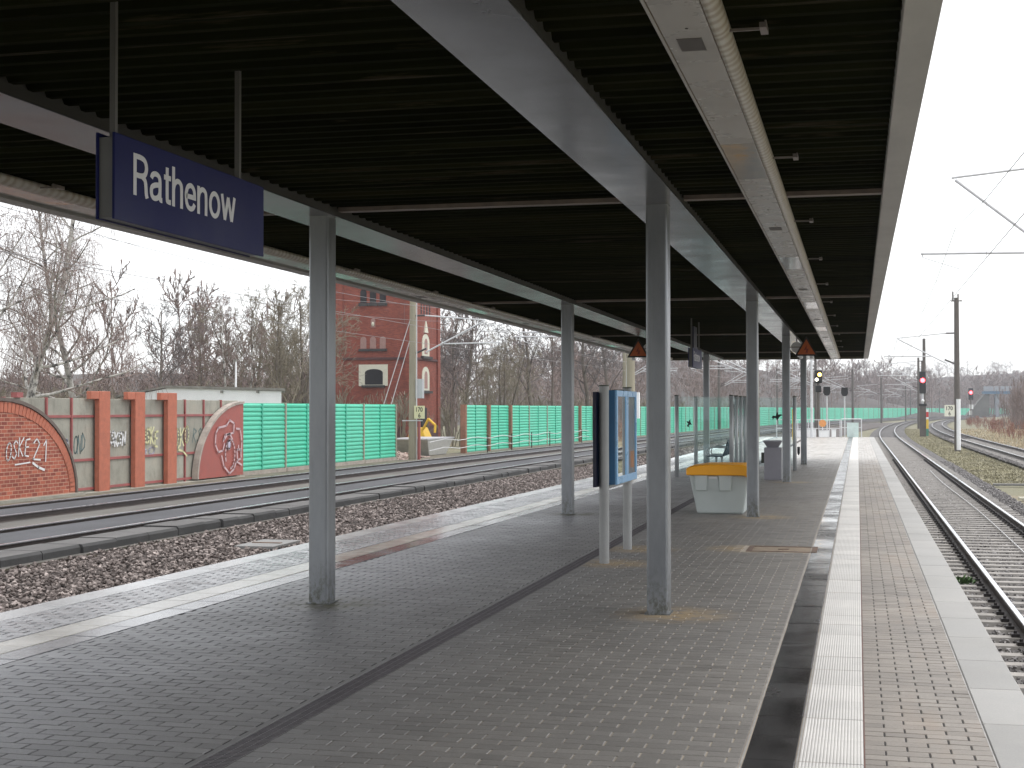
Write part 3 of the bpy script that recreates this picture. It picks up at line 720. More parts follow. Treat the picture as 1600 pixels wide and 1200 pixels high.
BL = ((.045, .034, .029), (.135, .108, .098), (.32, .27, .25))
BR_ = ((.10, .092, .09), (.18, .168, .165), (.27, .255, .25))
M['ballastL'] = ballast_mat('ballast_brownish', *BL); M['ballastR'] = ballast_mat('ballast_grey', *BR_)
def stone_mat(name, cols):
    m = NT(name); t = m.n('ShaderNodeAttribute', attribute_name='tone').outputs['Fac']
    m.set(Base_Color=m.ramp(t, [(0, cols[0]), (.4, cols[1]), (.75, cols[2]), (1, scl(cols[2], 1.45))]), Roughness=.75); return m.m
M['stoneL'] = stone_mat('stones_brownish', BL); M['stoneR'] = stone_mat('stones_grey', BR_)
def strip(name, mat, f, xa, xb, ya, yb, z, step=6, parent=None, kind=None):
    mb = MB(); ys = list(np.arange(ya, yb, step))+[yb]
    for a, b in zip(ys[:-1], ys[1:]): mb.quad((f(a)+xa, a, z), (f(a)+xb, a, z), (f(b)+xb, b, z), (f(b)+xa, b, z))
    o = mb.build(name, mat, parent)
    if kind: tag(o, kind=kind)
    return o
def stones(name, n, mat, f, xa, xb, ya, yb, zfun, s0, s1, pw=1.0, reject=None):
    u = rng.random(n); Y = ya+(yb-ya)*u**pw; X = rng.uniform(xa, xb, n)
    X = X+np.array([f(y) for y in Y]) if f else X
    if reject is not None:
        k = ~reject(X, Y); X, Y = X[k], Y[k]; n = len(X)
    Z = zfun(X, Y); S = rng.uniform(s0, s1, n)
    base = np.array([(1, 0, 0), (-1, 0, 0), (0, 1, 0), (0, -1, 0), (0, 0, 1), (0, 0, -1)], float)
    Q = rng.normal(size=(n, 4)); Q /= np.linalg.norm(Q, axis=1)[:, None]; a, b, c, d = Q.T
    R = np.stack([np.stack([1-2*(c*c+d*d), 2*(b*c-a*d), 2*(b*d+a*c)], 1), np.stack([2*(b*c+a*d), 1-2*(b*b+d*d), 2*(c*d-a*b)], 1), np.stack([2*(b*d-a*c), 2*(c*d+a*b), 1-2*(b*b+c*c)], 1)], 1)
    P = base[None]*rng.uniform(.55, 1.2, (n, 6, 1))+rng.normal(0, .12, (n, 6, 3))
    P = np.einsum('nij,nkj->nki', R, P)*S[:, None, None]; P[:, :, 2] *= .8
    V = P+np.stack([X, Y, Z], 1)[:, None]
    tri = np.array([(0, 2, 4), (2, 1, 4), (1, 3, 4), (3, 0, 4), (2, 0, 5), (1, 2, 5), (3, 1, 5), (0, 3, 5)])
    F = (np.arange(n)[:, None, None]*6+tri[None]).reshape(-1, 3)
    me = mesh_np(name, V.reshape(-1, 3), F, attr=np.repeat(np.clip(rng.beta(1.3, 1.9, n), 0, 1), 8))
    return link(name, me, mat)
RT = -.77
M['rail_side'] = simple('rail_rust', (.055, .042, .038), .6, .4, var=.3, nscale=6)
M['rail_top'] = simple('rail_polished', (.62, .63, .66), .22, .9, var=.05)
M['rail_dull'] = simple('rail_dull_top', (.42, .42, .45), .3, .8, var=.05)
RAILP = [(-.06, -.165), (.06, -.165), (.06, -.150), (.012, -.128), (.012, -.045), (.036, -.034), (.036, -.003), (-.036, -.003), (-.036, -.034), (-.012, -.045), (-.012, -.128), (-.06, -.150)]
def rail(parent, xf, ya, yb, z, topmat):
    ys = [ya]; 
    while ys[-1] < yb: ys.append(ys[-1]+(2 if ys[-1] < 60 else 4 if ys[-1] < 200 else 8))
    mb = MB(); n = len(RAILP); tp = MB()
    for y in ys: mb.v += [(xf(y)+x, y, z+q) for x, q in RAILP]
    for k in range(len(ys)-1):
        for i in range(n): mb.f.append((k*n+i, k*n+(i+1) % n, (k+1)*n+(i+1) % n, (k+1)*n+i))
        a, b = ys[k], ys[k+1]
        tp.v += [(xf(a)-.037, a, z-.016), (xf(a)-.03, a, z), (xf(a)+.03, a, z), (xf(a)+.037, a, z-.016), (xf(b)-.037, b, z-.016), (xf(b)-.03, b, z), (xf(b)+.03, b, z), (xf(b)+.037, b, z-.016)]
        o = k*8
        for i in range(3): tp.f.append((o+i, o+i+1, o+5+i, o+4+i))
    r = mb.build('rail', M['rail_side'], parent); tp.build('running_surface', topmat, r, recalc=False); return r
# --- right-hand platform track on sleepers
M['sleeper'] = simple('sleeper_concrete', (.32, .30, .28), .9, var=.25, nscale=4)
M['clip'] = simple('fastening_dark', (.035, .03, .03), .6, .3)
M['cable'] = simple('cable_white', (.55, .55, .55), .5)
def sleeper_mesh():
    mb = MB(); mb.frustum((-1.3, -.14, 1.3, .14, -.16), (-1.27, -.10, 1.27, .10, 0)); me = bpy.data.meshes.new('sleeper'); me.from_pydata(mb.v, [], mb.f); me.materials.append(M['sleeper']); return me
me_sl = sleeper_mesh()
def sleeper_track(name, label, off, ya, yb, ncap, clips=True):
    t = tag(empty(name, (0, 0, 0)), label, None, None, 'structure')
    for s in (-.7525, .7525): rail(t, lambda y: off+s+CR(y), ya, yb, RT, M['rail_top'])
    y = ya+.3; i = 0; cm = MB(); far = MB()
    while y < min(yb, ya+ncap*.6):
        link('sleeper', me_sl, None, t, (off+CR(y)+random.uniform(-.02, .02), y+random.uniform(-.02, .02), RT-.165), -math.atan(CRs(y)))
        if clips and y < 75:
            for s in (-.7525, .7525):
                for q in (-.10, .10):
                    x = off+s+q+CR(y); cm.box(x-.045, y-.06, RT-.165, x+.045, y+.06, RT-.125); cm.cyl((x, y, RT-.125), (x, y, RT-.095), .02, n=6)
        y += .6
    if clips: tag(cm.build('rail_fastenings', M['clip'], t, recalc=False), kind='stuff')
    return t
trR = sleeper_track('railway_track', 'platform track on concrete sleepers right of the platform', 2.555, 9, 620, 210)
trS = sleeper_track('railway_track', 'siding track curving away at the far right', 8.75, 40, 560, 150, False)
mb = MB(); pts = [(2.85+.04*math.sin(y*.21)+CR(y), y, RT-.13) for y in np.arange(9, 62, 1.5)]; mb.path(pts, .012, 5); mb.build('track_cable', M['cable'], trR)
strip('ballast_bed', M['ballastR'], CR, .87, 4.4, 6, 640, -1.0, 8, None, 'structure')
strip('ballast_bed', M['ballastR'], CR, 7.2, 10.3, 30, 640, -1.0, 8, None, 'structure')
def slp_rej(X, Y):   # keep stones off sleepers and rails
    ph = (Y-9.3) % .6; on = (ph < .13) | (ph > .47); xr = np.abs(X-2.555)
    return (on & (xr < 1.27) & (rng.random(len(X)) < .94)) | (np.abs(xr-.7525) < .09)
st = stones('ballast_stones', 46000, M['stoneR'], CR, 1.0, 4.45, 11, 75, lambda X, Y: -.975+rng.uniform(-.02, .03, len(X))-np.clip(np.abs(X-2.555)-1.45, 0, 1)*.10, .022, .042, 1.5, slp_rej)
tag(st, 'grey crushed stone ballast of the right-hand tracks', 'ballast', kind='stuff')
st = stones('ballast_stones', 9000, M['stoneR'], CR, 7.1, 10.4, 60, 150, lambda X, Y: -.97+rng.uniform(-.02, .03, len(X)), .03, .05, 1.5)
tag(st, 'grey crushed stone ballast along the far right siding', 'ballast', kind='stuff')
# --- left main line: two slab tracks with sound absorbing slabs
def slab_mat(name, c, stretch=(1, .3, 1)):
    m = NT(name); v = m.coord('World', stretch); n1 = m.noise(v, .8, 5, .65); n2 = m.noise(m.coord('World'), 30, 3, .7)
    cc = m.ramp(n1, [(.3, scl(c, .7)), (.7, scl(c, 1.3))]); cc = m.mix(m.mapr(n2, .5, .75, 0, .5), cc, scl(c, .5))
    m.set(Base_Color=cc, Roughness=.8); m.bump(n2, .4, .02); return m.m
M['absorber'] = slab_mat('absorber_slab', (.062, .062, .068)); M['midslab'] = slab_mat('track_slab_concrete', (.11, .102, .09)); M['block'] = slab_mat('absorber_block', (.048, .047, .047), (1, 1, 1)); M['blocktop'] = slab_mat('absorber_block_top', (.105, .10, .097))
lt = tag(empty('railway_track', (0, 0, 0)), 'two slab tracks of the main line left of the platform', None, None, 'structure')
YA, YB = 6, 840
RX = (-14.85, -16.33, -18.85, -20.33)
for x, z in zip(RX, (RT, RT+.06, RT+.01, RT+.06)): rail(lt, (lambda y, x=x: x+CL(y)), YA, YB, z, M['rail_top'] if x in RX[:2] else M['rail_dull'])
def tilt_strip(name, xa, za, xb, zb, mat):
    mb = MB(); ys = list(np.arange(YA, YB, 6))+[YB]
    for a, b in zip(ys[:-1], ys[1:]): mb.quad((CL(a)+xa, a, za), (CL(a)+xb, a, zb), (CL(b)+xb, b, zb), (CL(b)+xa, b, za))
    return mb.build(name, mat, lt)
tilt_strip('absorber_slab', RX[1]+.16, RT+.0, RX[0]-.07, RT-.05, M['absorber'])
tilt_strip('absorber_slab', RX[3]+.15, RT+.0, RX[2]-.07, RT-.05, M['absorber'])
for q_, z_ in zip(RX, (0, .06, .01, .06)): tilt_strip('rail_gap_shade', q_-.12, RT+z_-.16, q_+.24, RT+z_-.17, M['block'])  # dark strips paint the shade in the gaps beside the rails
tilt_strip('track_slab', RX[2]+.16, RT-.13, RX[1]-.08, RT-.13, M['midslab'])
tilt_strip('track_slab', RX[3]-1.6, RT-.2, RX[3]-.08, RT-.12, M['midslab'])
tilt_strip('track_slab', RX[0]-2, RT-.20, -13.55, RT-.21, M['midslab'])
mb = MB()
for a, b in zip(np.arange(YA, 400, 6.), np.arange(YA+6, 406, 6.)):
    mb.quad((CL(a)-13.55, a, RT-.205), (CL(b)-13.55, b, RT-.205), (CL(b)-13.55, b, RT-.45), (CL(a)-13.55, a, RT-.45))
mb.build('slab_edge', simple('slab_edge_mossy', (.085, .075, .05), .9, var=.4, nscale=3), lt)
def block_mesh(ln):
    mb = MB(); g = .015
    mb.v = [(-.40, -ln/2+g, -.19), (.40, -ln/2+g, -.19), (.40, ln/2-g, -.19), (-.40, ln/2-g, -.19), (-.40, -ln/2+g, 0), (.36, -ln/2+g, 0), (.36, ln/2-g, 0), (-.40, ln/2-g, 0), (.40, -ln/2+g, -.05), (.40, ln/2-g, -.05)]
    mb.f = [(4, 5, 6, 7), (5, 8, 9, 6), (8, 1, 2, 9), (0, 1, 8, 5, 4), (3, 7, 6, 9, 2), (0, 4, 7, 3), (0, 3, 2, 1)]
    me = bpy.data.meshes.new('absorber_block'); me.from_pydata(mb.v, [], mb.f); me.materials.append(M['block']); me.materials.append(M['blocktop']); me.polygons[0].material_index = 1
    return me
bms = [block_mesh(1.25), block_mesh(.82)]; bl = (1.25, .82); y = 10; k = 0
while y < 190:
    i = 0 if random.random() < .6 else 1
    yc = y+bl[i]/2; link('absorber_block', bms[i], None, lt, (-14.13+CL(yc)+random.uniform(-.03, .03), yc, RT-.02+random.uniform(-.03, .012)), -math.atan(CLs(yc))); y += bl[i]
strip('ballast_bed', M['ballastL'], lambda y: 0 if y < 40 else CL(y)-CL(40), -13.6, -5.6, 4, 300, -1.10, 6, None, 'structure')
st = stones('ballast_stones', 72000, M['stoneL'], None, -13.62, -8.6, 12, 62, lambda X, Y: -1.085+rng.uniform(-.05, .06, len(X))+np.clip((-11.5-X)*.03, -.05, .06), .030, .056, 1.45, lambda X, Y: X < -13.58+np.array([CL(y) for y in Y]))
tag(st, 'brown grey crushed stone between platform and left main line', 'ballast', kind='stuff')
st = stones('ballast_stones', 8000, M['stoneL'], CL, -14.0, -8.8, 62, 120, lambda X, Y: -1.075+rng.uniform(-.03, .04, len(X)), .04, .07, 1.2)
tag(st, 'brown grey crushed stone farther along the left main line', 'ballast', kind='stuff')
thing_ = thing('cable_duct_cover', 'pale flat concrete cover lying on the left ballast', 'concrete slab', (-11.3, 26.6, -1.03)); MB().box(-11.7, 25.9, -1.06, -10.9, 27.3, -1.0).build('cover', M['rim'], thing_, bevel=.01); MB().box(-11.6, 26.5, -1.0, -11.0, 26.6, -.985).build('lifting_bar', M['rust'], thing_)
strip('verge', simple('trackside_dirt', (.13, .115, .085), .95, var=.5, nscale=1.2, bump=.5, bscale=3), CL, -24.6, RX[3]-1.5, 6, 760, RT-.19, 8, None, 'structure')
# ------------------------------------------------------------------ graffiti wall, arches, noise barrier
WX = -23.3; GZ = -.93
M['brick'] = brick_mat('arch_brick', (.42, .115, .066), (.21, .045, .030), (.47, .27, .19), .28, .108)
M['brick_orange'] = simple('pillar_brick', (.42, .135, .082), .85, var=.16, nscale=6, bump=.3, bscale=12)
M['panel_conc'] = None
def weathered():
    m = NT('weathered_concrete'); v = m.coord('World'); n1 = m.noise(v, .9, 6, .7); n2 = m.noise(m.coord('World', (1, 1, .3)), 3, 5, .7); oi = m.n('ShaderNodeObjectInfo').outputs['Random']
    c = m.ramp(n1, [(.3, (.24, .23, .19)), (.5, (.33, .32, .27)), (.7, (.38, .35, .29))]); c = m.mix(m.mapr(n2, .55, .75, 0, .55), c, (.13, .12, .10))
    vm = m.n('ShaderNodeVectorMath', operation='SCALE'); m.l(c, vm.inputs[0]); m.l(m.mapr(oi, 0, 1, .85, 1.12), vm.inputs['Scale'])
    m.set(Base_Color=vm.outputs[0], Roughness=.9); m.bump(n1, .3, .03); return m.m
M['panel_conc'] = weathered()
M['red_bar'] = simple('red_painted_steel', (.30, .085, .08), .6, var=.2, nscale=3)
M['red_sheet'] = simple('red_sheet', (.33, .085, .068), .55, var=.12, nscale=2)
M['arch_rim'] = simple('arch_rim', (.13, .10, .085), .8, var=.3)
M['arch_rim_light'] = simple('arch_rim_light', (.36, .31, .27), .8, var=.3)
cw = thing('concrete_wall', 'weathered concrete wall of panels with red steel bars behind the left tracks', 'wall', (WX, 43, GZ))
bars = [36.1, 38.28, 39.68, 41.3, 43.5, 45.8, 47.31, 48.82, 50.3, 51.9]
for a, b in zip(bars[:-1], bars[1:]):
    for (z0, z1) in ((GZ, .05), (.09, 1.40), (1.44, 1.97)):
        MB().box(WX-.12, a+.02, z0, WX, b-.02, z1).build('panel', M['panel_conc'], cw, bevel=.012)
for i, y in enumerate(bars[:-1]):
    MB().box(WX-.05, y-.035, GZ, WX+.06, y+.035, 1.985).build('bar', M['red_bar'], cw)
for z in (.07, 1.42, GZ+.1): MB().box(WX+.001, 36.2, z-.04, WX+.045, 51.8, z+.04).build('bar', M['red_bar'], cw)
MB().box(WX-.1, 36.65, 1.97, WX+.1, 36.95, 2.12).build('bar_head', M['red_bar'], cw)
MB().box(WX-.2, 31, -1.2, WX+.25, 52, GZ-.0).build('plinth', M['panel_conc'], cw)
for k, (ya, yb, lab) in enumerate(((40.98, 41.66, 'left'), (43.3, 43.97, 'middle'), (45.6, 46.28, 'right'))):
    p = thing('brick_pillar', 'orange brick pillar with hooked top on the graffiti wall, %s of three' % {'left': 'leftmost', 'middle': 'middle one', 'right': 'rightmost'}[lab], 'pillar', (WX+.3, (ya+yb)/2, GZ), group='hooked brick pillars')
    MB().box(WX+.07, ya, -1.0, WX+.24, yb, 2.20).build('shaft', M['brick_orange'], p, bevel=.015)
    MB().box(WX+.07, ya-.50, 1.95, WX+.235, ya-.002, 2.197).build('hook', M['brick_orange'], p, bevel=.015)
def arch_pts(yc, a, b, z0, n, half=None):
    t0, t1 = (0, math.pi) if half is None else ((math.pi/2, math.pi) if half == 'L' else (0, math.pi/2))
    return [(yc+a*math.cos(t), z0+b*math.sin(t)) for t in np.linspace(t0, t1, n)]
def arch(t, yc, a, b, half, mat, rim, x0, x1, sheet):
    pts = arch_pts(yc, a, b, GZ+.05, 25, half); poly = pts+([(yc, GZ+.05)] if half else [])
    mb = MB(); n = len(poly); mb.v = [(x0, y, z) for y, z in poly]+[(x1, y, z) for y, z in poly]
    mb.f = [tuple(range(n)), tuple(n+i for i in reversed(range(n)))]+[(i, (i+1) % n, n+(i+1) % n, n+i) for i in range(n)]
    o = mb.build('infill', mat, t)
    mb = MB(); p2 = arch_pts(yc, a+.10, b+.10, GZ+.05, 25, half)
    for (q0, q1, r0, r1) in zip(pts[:-1], pts[1:], p2[:-1], p2[1:]):
        A = [(x0-.02, *q0), (x0-.02, *q1), (x0-.02, *r1), (x0-.02, *r0)]; B = [(x1+.05, y, z) for _, y, z in A]
        k = len(mb.v); mb.v += A+B
        for f in ((4, 5, 6, 7), (0, 1, 5, 4), (2, 3, 7, 6), (1, 2, 6, 5), (0, 4, 7, 3)): mb.f.append(tuple(k+i for i in f))
    mb.build('rim', rim, t); return o
ba = thing('brick_arch', 'orange brick semicircular wall panel with white graffiti at the left edge', 'wall', (WX+.2, 35.5, GZ))
arch_i = arch(ba, 35.45, 4.0, 2.75, None, M['brick'], M['arch_rim'], WX+.08, WX+.30, False)
# header bricks round the arch edge
for t in np.linspace(.05, math.pi-.05, 62):
    yy, zz = 35.45+3.83*math.cos(t), GZ+.05+2.58*math.sin(t); mb = MB().box(-.002, -.075, -.14, .018, .075, .14)
    o = mb.build('brick', M['brick_orange'], ba, world=False); o.location = (WX+.302-(WX+.2), yy-35.5, zz-GZ); o.rotation_euler = (t-math.pi/2, 0, 0)
MB().box(WX-.1, 31, -1.2, WX+.5, 39.7, GZ+.05).build('plinth', M['panel_conc'], ba)
ra = thing('red_arch', 'red quarter round wall panel with pink outline graffiti beside the green barrier', 'wall', (WX+.2, 50, GZ))
arch_r = arch(ra, 51.86, 3.95, 2.72, 'L', M['red_sheet'], M['arch_rim_light'], WX+.08, WX+.24, True)
# graffiti strokes: thin paint ribbons on the wall faces
def stroke(mb, pts, wd, X):
    for (a, b) in zip(pts[:-1], pts[1:]):
        d = Vector((b[0]-a[0], b[1]-a[1])); L = d.length
        if L < 1e-6: continue
        d /= L; n = Vector((-d.y, d.x))*wd/2; e = d*wd*.35
        mb.quad((X, a[0]-e.x+n.x, a[1]-e.y+n.y), (X, a[0]-e.x-n.x, a[1]-e.y-n.y), (X, b[0]+e.x-n.x, b[1]+e.y-n.y), (X, b[0]+e.x+n.x, b[1]+e.y+n.y))
def circ(cx, cy, rx, ry, n=14, a0=0, a1=6.3): return [(cx+rx*math.cos(t), cy+ry*math.sin(t)) for t in np.linspace(a0, a1, n)]
LET = {'O': [circ(.5, .5, .38, .48)], 'S': [[(.85, .85), (.5, 1), (.2, .8), (.45, .55), (.8, .3), (.5, 0), (.1, .15)]], 'K': [[(.15, 1), (.2, 0)], [(.85, 1), (.2, .5), (.9, 0)]], 'E': [[(.85, .95), (.2, .9), (.2, .05), (.85, 0)], [(.2, .5), (.7, .52)]], '2': [[(.1, .8), (.45, 1), (.8, .75), (.1, .05), (.95, 0)]], '1': [[(.25, .75), (.55, 1), (.55, 0)]], 'N': [[(.1, 0), (.15, 1), (.8, 0), (.85, 1)]], 'D': [[(.15, 1), (.15, 0), (.7, .2), (.8, .6), (.15, 1)]], 'R': [[(.15, 0), (.15, 1), (.75, .8), (.2, .5), (.85, 0)]]}
def graff(parent, s, y0, z0, wd, ht, X, mat, lw, slant=.1):
    mb = MB(); c = wd/len(s)
    for i, ch in enumerate(s):
        if ch == ' ': continue
        jy, jz = random.uniform(-.1, .1), random.uniform(-.12, .12)
        for pts in LET[ch]:
            stroke(mb, [(y0+(i+jy+u*1.02+slant*v)*c, z0+(v+jz)*ht) for u, v in pts], lw, X)
    return mb.build('graffiti', mat, parent, recalc=False)
def paint(name, c): return simple(name, c, .6, var=.12, nscale=4)
M['gw'], M['gp'], M['gy'], M['gd'], M['gl'] = paint('spray_white', (.68, .68, .68)), paint('spray_pink', (.55, .40, .42)), paint('spray_yellow', (.62, .60, .34)), paint('spray_dark', (.10, .15, .15)), paint('spray_lilac', (.48, .46, .58))
graff(ba, 'OSKE', 35.7, .25, 1.2, .52, WX+.325, M['gw'], .04, .25); graff(ba, '21', 37.1, .2, .85, .62, WX+.327, M['gw'], .045)
mb = MB(); stroke(mb, [(36.2, .08), (36.95, .12)], .04, WX+.325); stroke(mb, [(37.1, .1), (37.4, -.04), (37.7, -.12)], .07, WX+.325); mb.build('graffiti', M['gw'], ba, recalc=False)
graff(cw, 'OND', 39.8, .3, .75, .55, WX+.006, M['gd'], .045, .2); graff(cw, 'SO', 39.05, .2, .5, .6, WX+.006, M['gl'], .07)
graff(cw, 'ESKSN', 41.72, .48, 1.25, .42, WX+.066, M['gw'], .075, .15)
graff(cw, 'OSKE', 44.05, .42, 1.15, .55, WX+.066, M['gy'], .07, .2); graff(cw, 'DO', 44.1, .1, 1.0, .25, WX+.006, M['gl'], .05)
graff(cw, 'OKO', 46.4, .38, 1.15, .62, WX+.066, M['gy'], .06, .1); mb = MB(); stroke(mb, [(46.8, .35), (46.7, .22), (47.1, .15), (47.4, -.02)], .07, WX+.066); mb.build('graffiti', M['gy'], cw, recalc=False)
graff(cw, 'RS', 47.9, .45, .75, .5, WX+.006, M['gd'], .04, .3)
mb = MB()
for pts in ([(49.3, .75), (49.5, .95), (50.2, 1.02), (50.5, 1.22), (50.9, 1.1), (50.85, .75), (50.3, .68), (50.0, .5)], [(49.3, .75), (49.25, .35), (49.5, .05), (49.9, .1), (50.05, .35)], circ(50.55, -.05, .42, .55, 18, -1.5, 3.6), circ(50.45, .3, .14, .16, 12), [(49.8, -.1), (50.0, -.5), (50.5, -.78), (50.9, -.62), (51.1, -.35), (51.6, -.5)], [(51.1, .9), (51.45, .88), (51.6, .4), (51.55, 0)], [(51.15, .1), (51.5, .1), (51.55, -.25), (51.2, -.3), (51.15, .1)], [(51.3, .25), (51.3, .1)], [(49.95, .45), (50.1, .68), (50.5, .72), (50.75, .5)]):
    stroke(mb, pts, .075, WX+.30)
mb.build('graffiti', M['gp'], ra, recalc=False)
MB().poly([(WX+.305, y, z) for y, z in circ(50.45, .3, .11, .12, 12)[:-1]]).build('graffiti', M['gl'], ra)
# green sound barrier
def green_mat():
    m = NT('barrier_green_sheet'); v = m.coord('World'); n1 = m.noise(v, .35, 5, .65); n2 = m.noise(m.coord('World', (1, 3, .25)), 1.5, 5, .7); oi = m.n('ShaderNodeObjectInfo').outputs['Random']
    c = m.ramp(n1, [(.3, (.035, .47, .295)), (.7, (.065, .56, .37))]); c = m.mix(m.mapr(oi, 0, 1, 0, .22), c, (.20, .55, .42)); c = m.mix(m.mapr(n2, .56, .76, 0, .45), c, (.10, .26, .19))
    m.set(Base_Color=c, Roughness=.5); return m.m
M['green'] = green_mat()
M['green_rib'] = simple('barrier_green_rib', (.03, .38, .25), .45, var=.1)
M['bar_post'] = simple('barrier_post', (.33, .30, .24), .8, var=.2)
M['bar_post_brown'] = simple('barrier_post_brown', (.26, .13, .085), .8, var=.25)
M['sock'] = simple('barrier_base_concrete', (.33, .29, .25), .9, var=.25)
def FX(y): return -23.4+CL(y)-CL(52)
def bay_mesh(ln, waves=15, h=2.62):
    mb = MB(); ry = [-ln/2+.05, -.06, .06, ln/2-.05]
    pts = []; p = h/waves
    for i in range(waves): pts += [(0, i*p), (.035, i*p+p*.25), (.035, i*p+p*.60), (0, i*p+p*.85)]
    pts.append((0, h))
    for (xa, za), (xb, zb) in zip(pts[:-1], pts[1:]): mb.quad((xa, ry[0], za), (xa, ry[3], za), (xb, ry[3], zb), (xb, ry[0], zb))
    mb.quad((-.06, ry[0], h), (0, ry[0], h), (0, ry[3], h), (-.06, ry[3], h)); mb.quad((-.06, ry[0], 0), (-.06, ry[0], h), (-.06, ry[3], h), (-.06, ry[3], 0))
    me = bpy.data.meshes.new('panel'); me.from_pydata(mb.v, [], mb.f); me.materials.append(M['green']); return me
def barrier(label, y0, ln, n, brown=(), zb=-.80, h=2.68):
    t = thing('noise_barrier', label, 'noise barrier', (FX(y0), y0, zb)); me = bay_mesh(ln, 15 if ln < 6 else 10, h)
    ribm = MB().box(.002, -.05, .01, .058, .05, h-.02); rm = bpy.data.meshes.new('rib'); rm.from_pydata(ribm.v, [], ribm.f); rm.materials.append(M['green_rib'])
    for i in range(n+1):
        ya = y0+i*ln; rz = -math.atan(CLs(ya+ln/2)); br_ = i in brown
        wpost = .14 if br_ else .055
        p = MB().box(-.1, -wpost, -.15, .22 if br_ else .075, wpost, h+.03); pm = bpy.data.meshes.new('post'); pm.from_pydata(p.v, [], p.f); pm.materials.append(M['bar_post_brown' if br_ else 'bar_post'])
        link('post', pm, None, t, (FX(ya)-FX(y0), ya-y0, 0), rz)
        if i < n:
            yc = ya+ln/2; c = link('panel', me, None, t, (FX(yc)-FX(y0), yc-y0, 0), rz)
            if ln < 6:
                r = link('rib', rm, None, c); 
            sk = MB().box(-.1, -ln/2+.06, -.35, .10, ln/2-.06, -.002); sm = bpy.data.meshes.new('base_slab'); sm.from_pydata(sk.v, [], sk.f); sm.materials.append(M['sock']); link('base_slab', sm, None, t, (FX(yc)-FX(y0), yc-y0, 0), rz)
    return t
barrier('bright green corrugated noise barrier between the red arch and the gap', 51.98, 4.60, 4)
barrier('bright green noise barrier with brown posts right of the gap', 82.1, 5.07, 26, (0, 1, 2, 6, 7), -.92, 2.8)
barrier('far stretch of green noise barrier curving behind the signals', 214.2, 10.0, 60, (), -.95, 2.85)
# rope barrier in front of the right stretch
rb = thing('rope_barrier', 'low white double rope barrier on thin posts before the green fence', 'barrier', (FX(88)+.9, 82, -.9))
mb = MB()
for z in (-.05, -.5):
    mb.path([(FX(y)+.95, y, z+.06*math.sin(y*1.1)) for y in np.arange(73, 113, 1.3)], .022, 5)
mb.build('rope', M['cable'], rb)
for y in (84, 89.5, 94.5, 99.5, 104.5, 109.5): MB().cyl((FX(y)+.95, y, -1.0), (FX(y)+.95, y, .1), .035, n=6).build('post', M['rail_side'], rb)
# ------------------------------------------------------------------ buildings
M['white_wall'] = simple('white_render', (.82, .83, .84), .8, var=.05, nscale=1)
M['roof_edge'] = simple('roof_edge_grey', (.22, .21, .19), .8, var=.25)
M['dark_void'] = simple('dark_interior', (.012, .011, .014), .8)
wb = thing('white_building', 'low white flat roofed building behind the graffiti wall', 'building', (-31, 70, -1))
pr = [(-35.3, -1.1), (-27.35, -1.1), (-27.35, 2.52), (-33.35, 2.70), (-35.3, 2.36)]
def ext_ray(prf, a, b):
    mb = MB().extrude_y(prf, a, b); n = len(prf); mb.v = [(x*(y/a), y, z) for x, y, z in mb.v]; return mb
ext_ray(pr, 66, 74).build('wall', M['white_wall'], wb)
rf = ext_ray([(-33.5, 2.70), (-27.1, 2.53), (-27.1, 2.66), (-33.5, 2.83)], 65.88, 74.1).build('roof', M['roof_edge'], wb)
ext_ray([(-36.2, 2.25), (-33.52, 2.70), (-33.52, 2.80), (-36.2, 2.34)], 65.88, 74.1).build('roof', M['roof_edge'], wb)
for x in (-30.5, -28.6): MB().box(x, 65.84, 2.44, x+.08, 65.98, 2.56).build('gutter_bracket', M['roof_edge'], rf)
for x in (-34.4, -31.5, -29.2): MB().box(x, 65.96, .2, x+1.1, 65.995, 1.5).build('window', M['dark_void'], wb)
lp = thing('flue_pipe', 'slim white vent pipe behind the white building roof', 'pipe', (-31.1, 69, 2.6)); MB().cyl((-31.1, 69, 2.5), (-31.1, 69, 4.1), .05, n=8).build('pipe', M['white_wall'], lp); MB().cyl((-31.1, 69, 4.1), (-31.1, 69, 4.2), .09, n=8).build('cowl', M['roof_edge'], lp)
# --- brick water tower
M['tower_brick'] = brick_mat('tower_brick', (.32, .072, .042), (.205, .040, .027), (.20, .08, .06), .25, .077, plane='box', dirt=.5)
M['tower_dark'] = simple('tower_band', (.085, .035, .035), .85, var=.3)
M['tower_cream'] = simple('cream_surround', (.62, .60, .50), .7, var=.06)
M['sill'] = simple('dark_sill', (.05, .045, .045), .85, var=.3)
M['niche'] = simple('niche_render', (.33, .20, .18), .9, var=.15)
tw = thing('water_tower', 'tall red brick tower with cream framed window behind the green barrier', 'tower', (-36, 108, -1.1))
TX0, TX1, TY0, TY1 = -39.25, -32.75, 105, 111.6
MB().box(TX0, TY0, -1.1, TX1, TY1, 17).build('wall', M['tower_brick'], tw)
MB().box(TX0-.12, TY0-.12, -1.1, TX1+.12, TY1+.12, .35).build('plinth', M['tower_dark'], tw)
MB().box(TX0+.8, TY0-.10, 5.42, TX1-.7, TY0-.002, 5.60).build('string_course', M['tower_dark'], tw)
MB().box(TX1+.002, TY0+.6, 5.42, TX1+.10, TY1-.5, 5.60).build('string_course', M['tower_dark'], tw)
for (a, b) in ((TX0-.06, TX0+.80), (TX1-.66, TX1+.06)): MB().box(a, TY0-.14, -1.1, b, TY0+.5, 16.9).build('corner_pilaster', M['tower_brick'], tw)
for (a, b) in ((TY1-.6, TY1+.06),): MB().box(TX1-.5, a, -1.1, TX1+.14, b, 16.9).build('corner_pilaster', M['tower_brick'], tw)
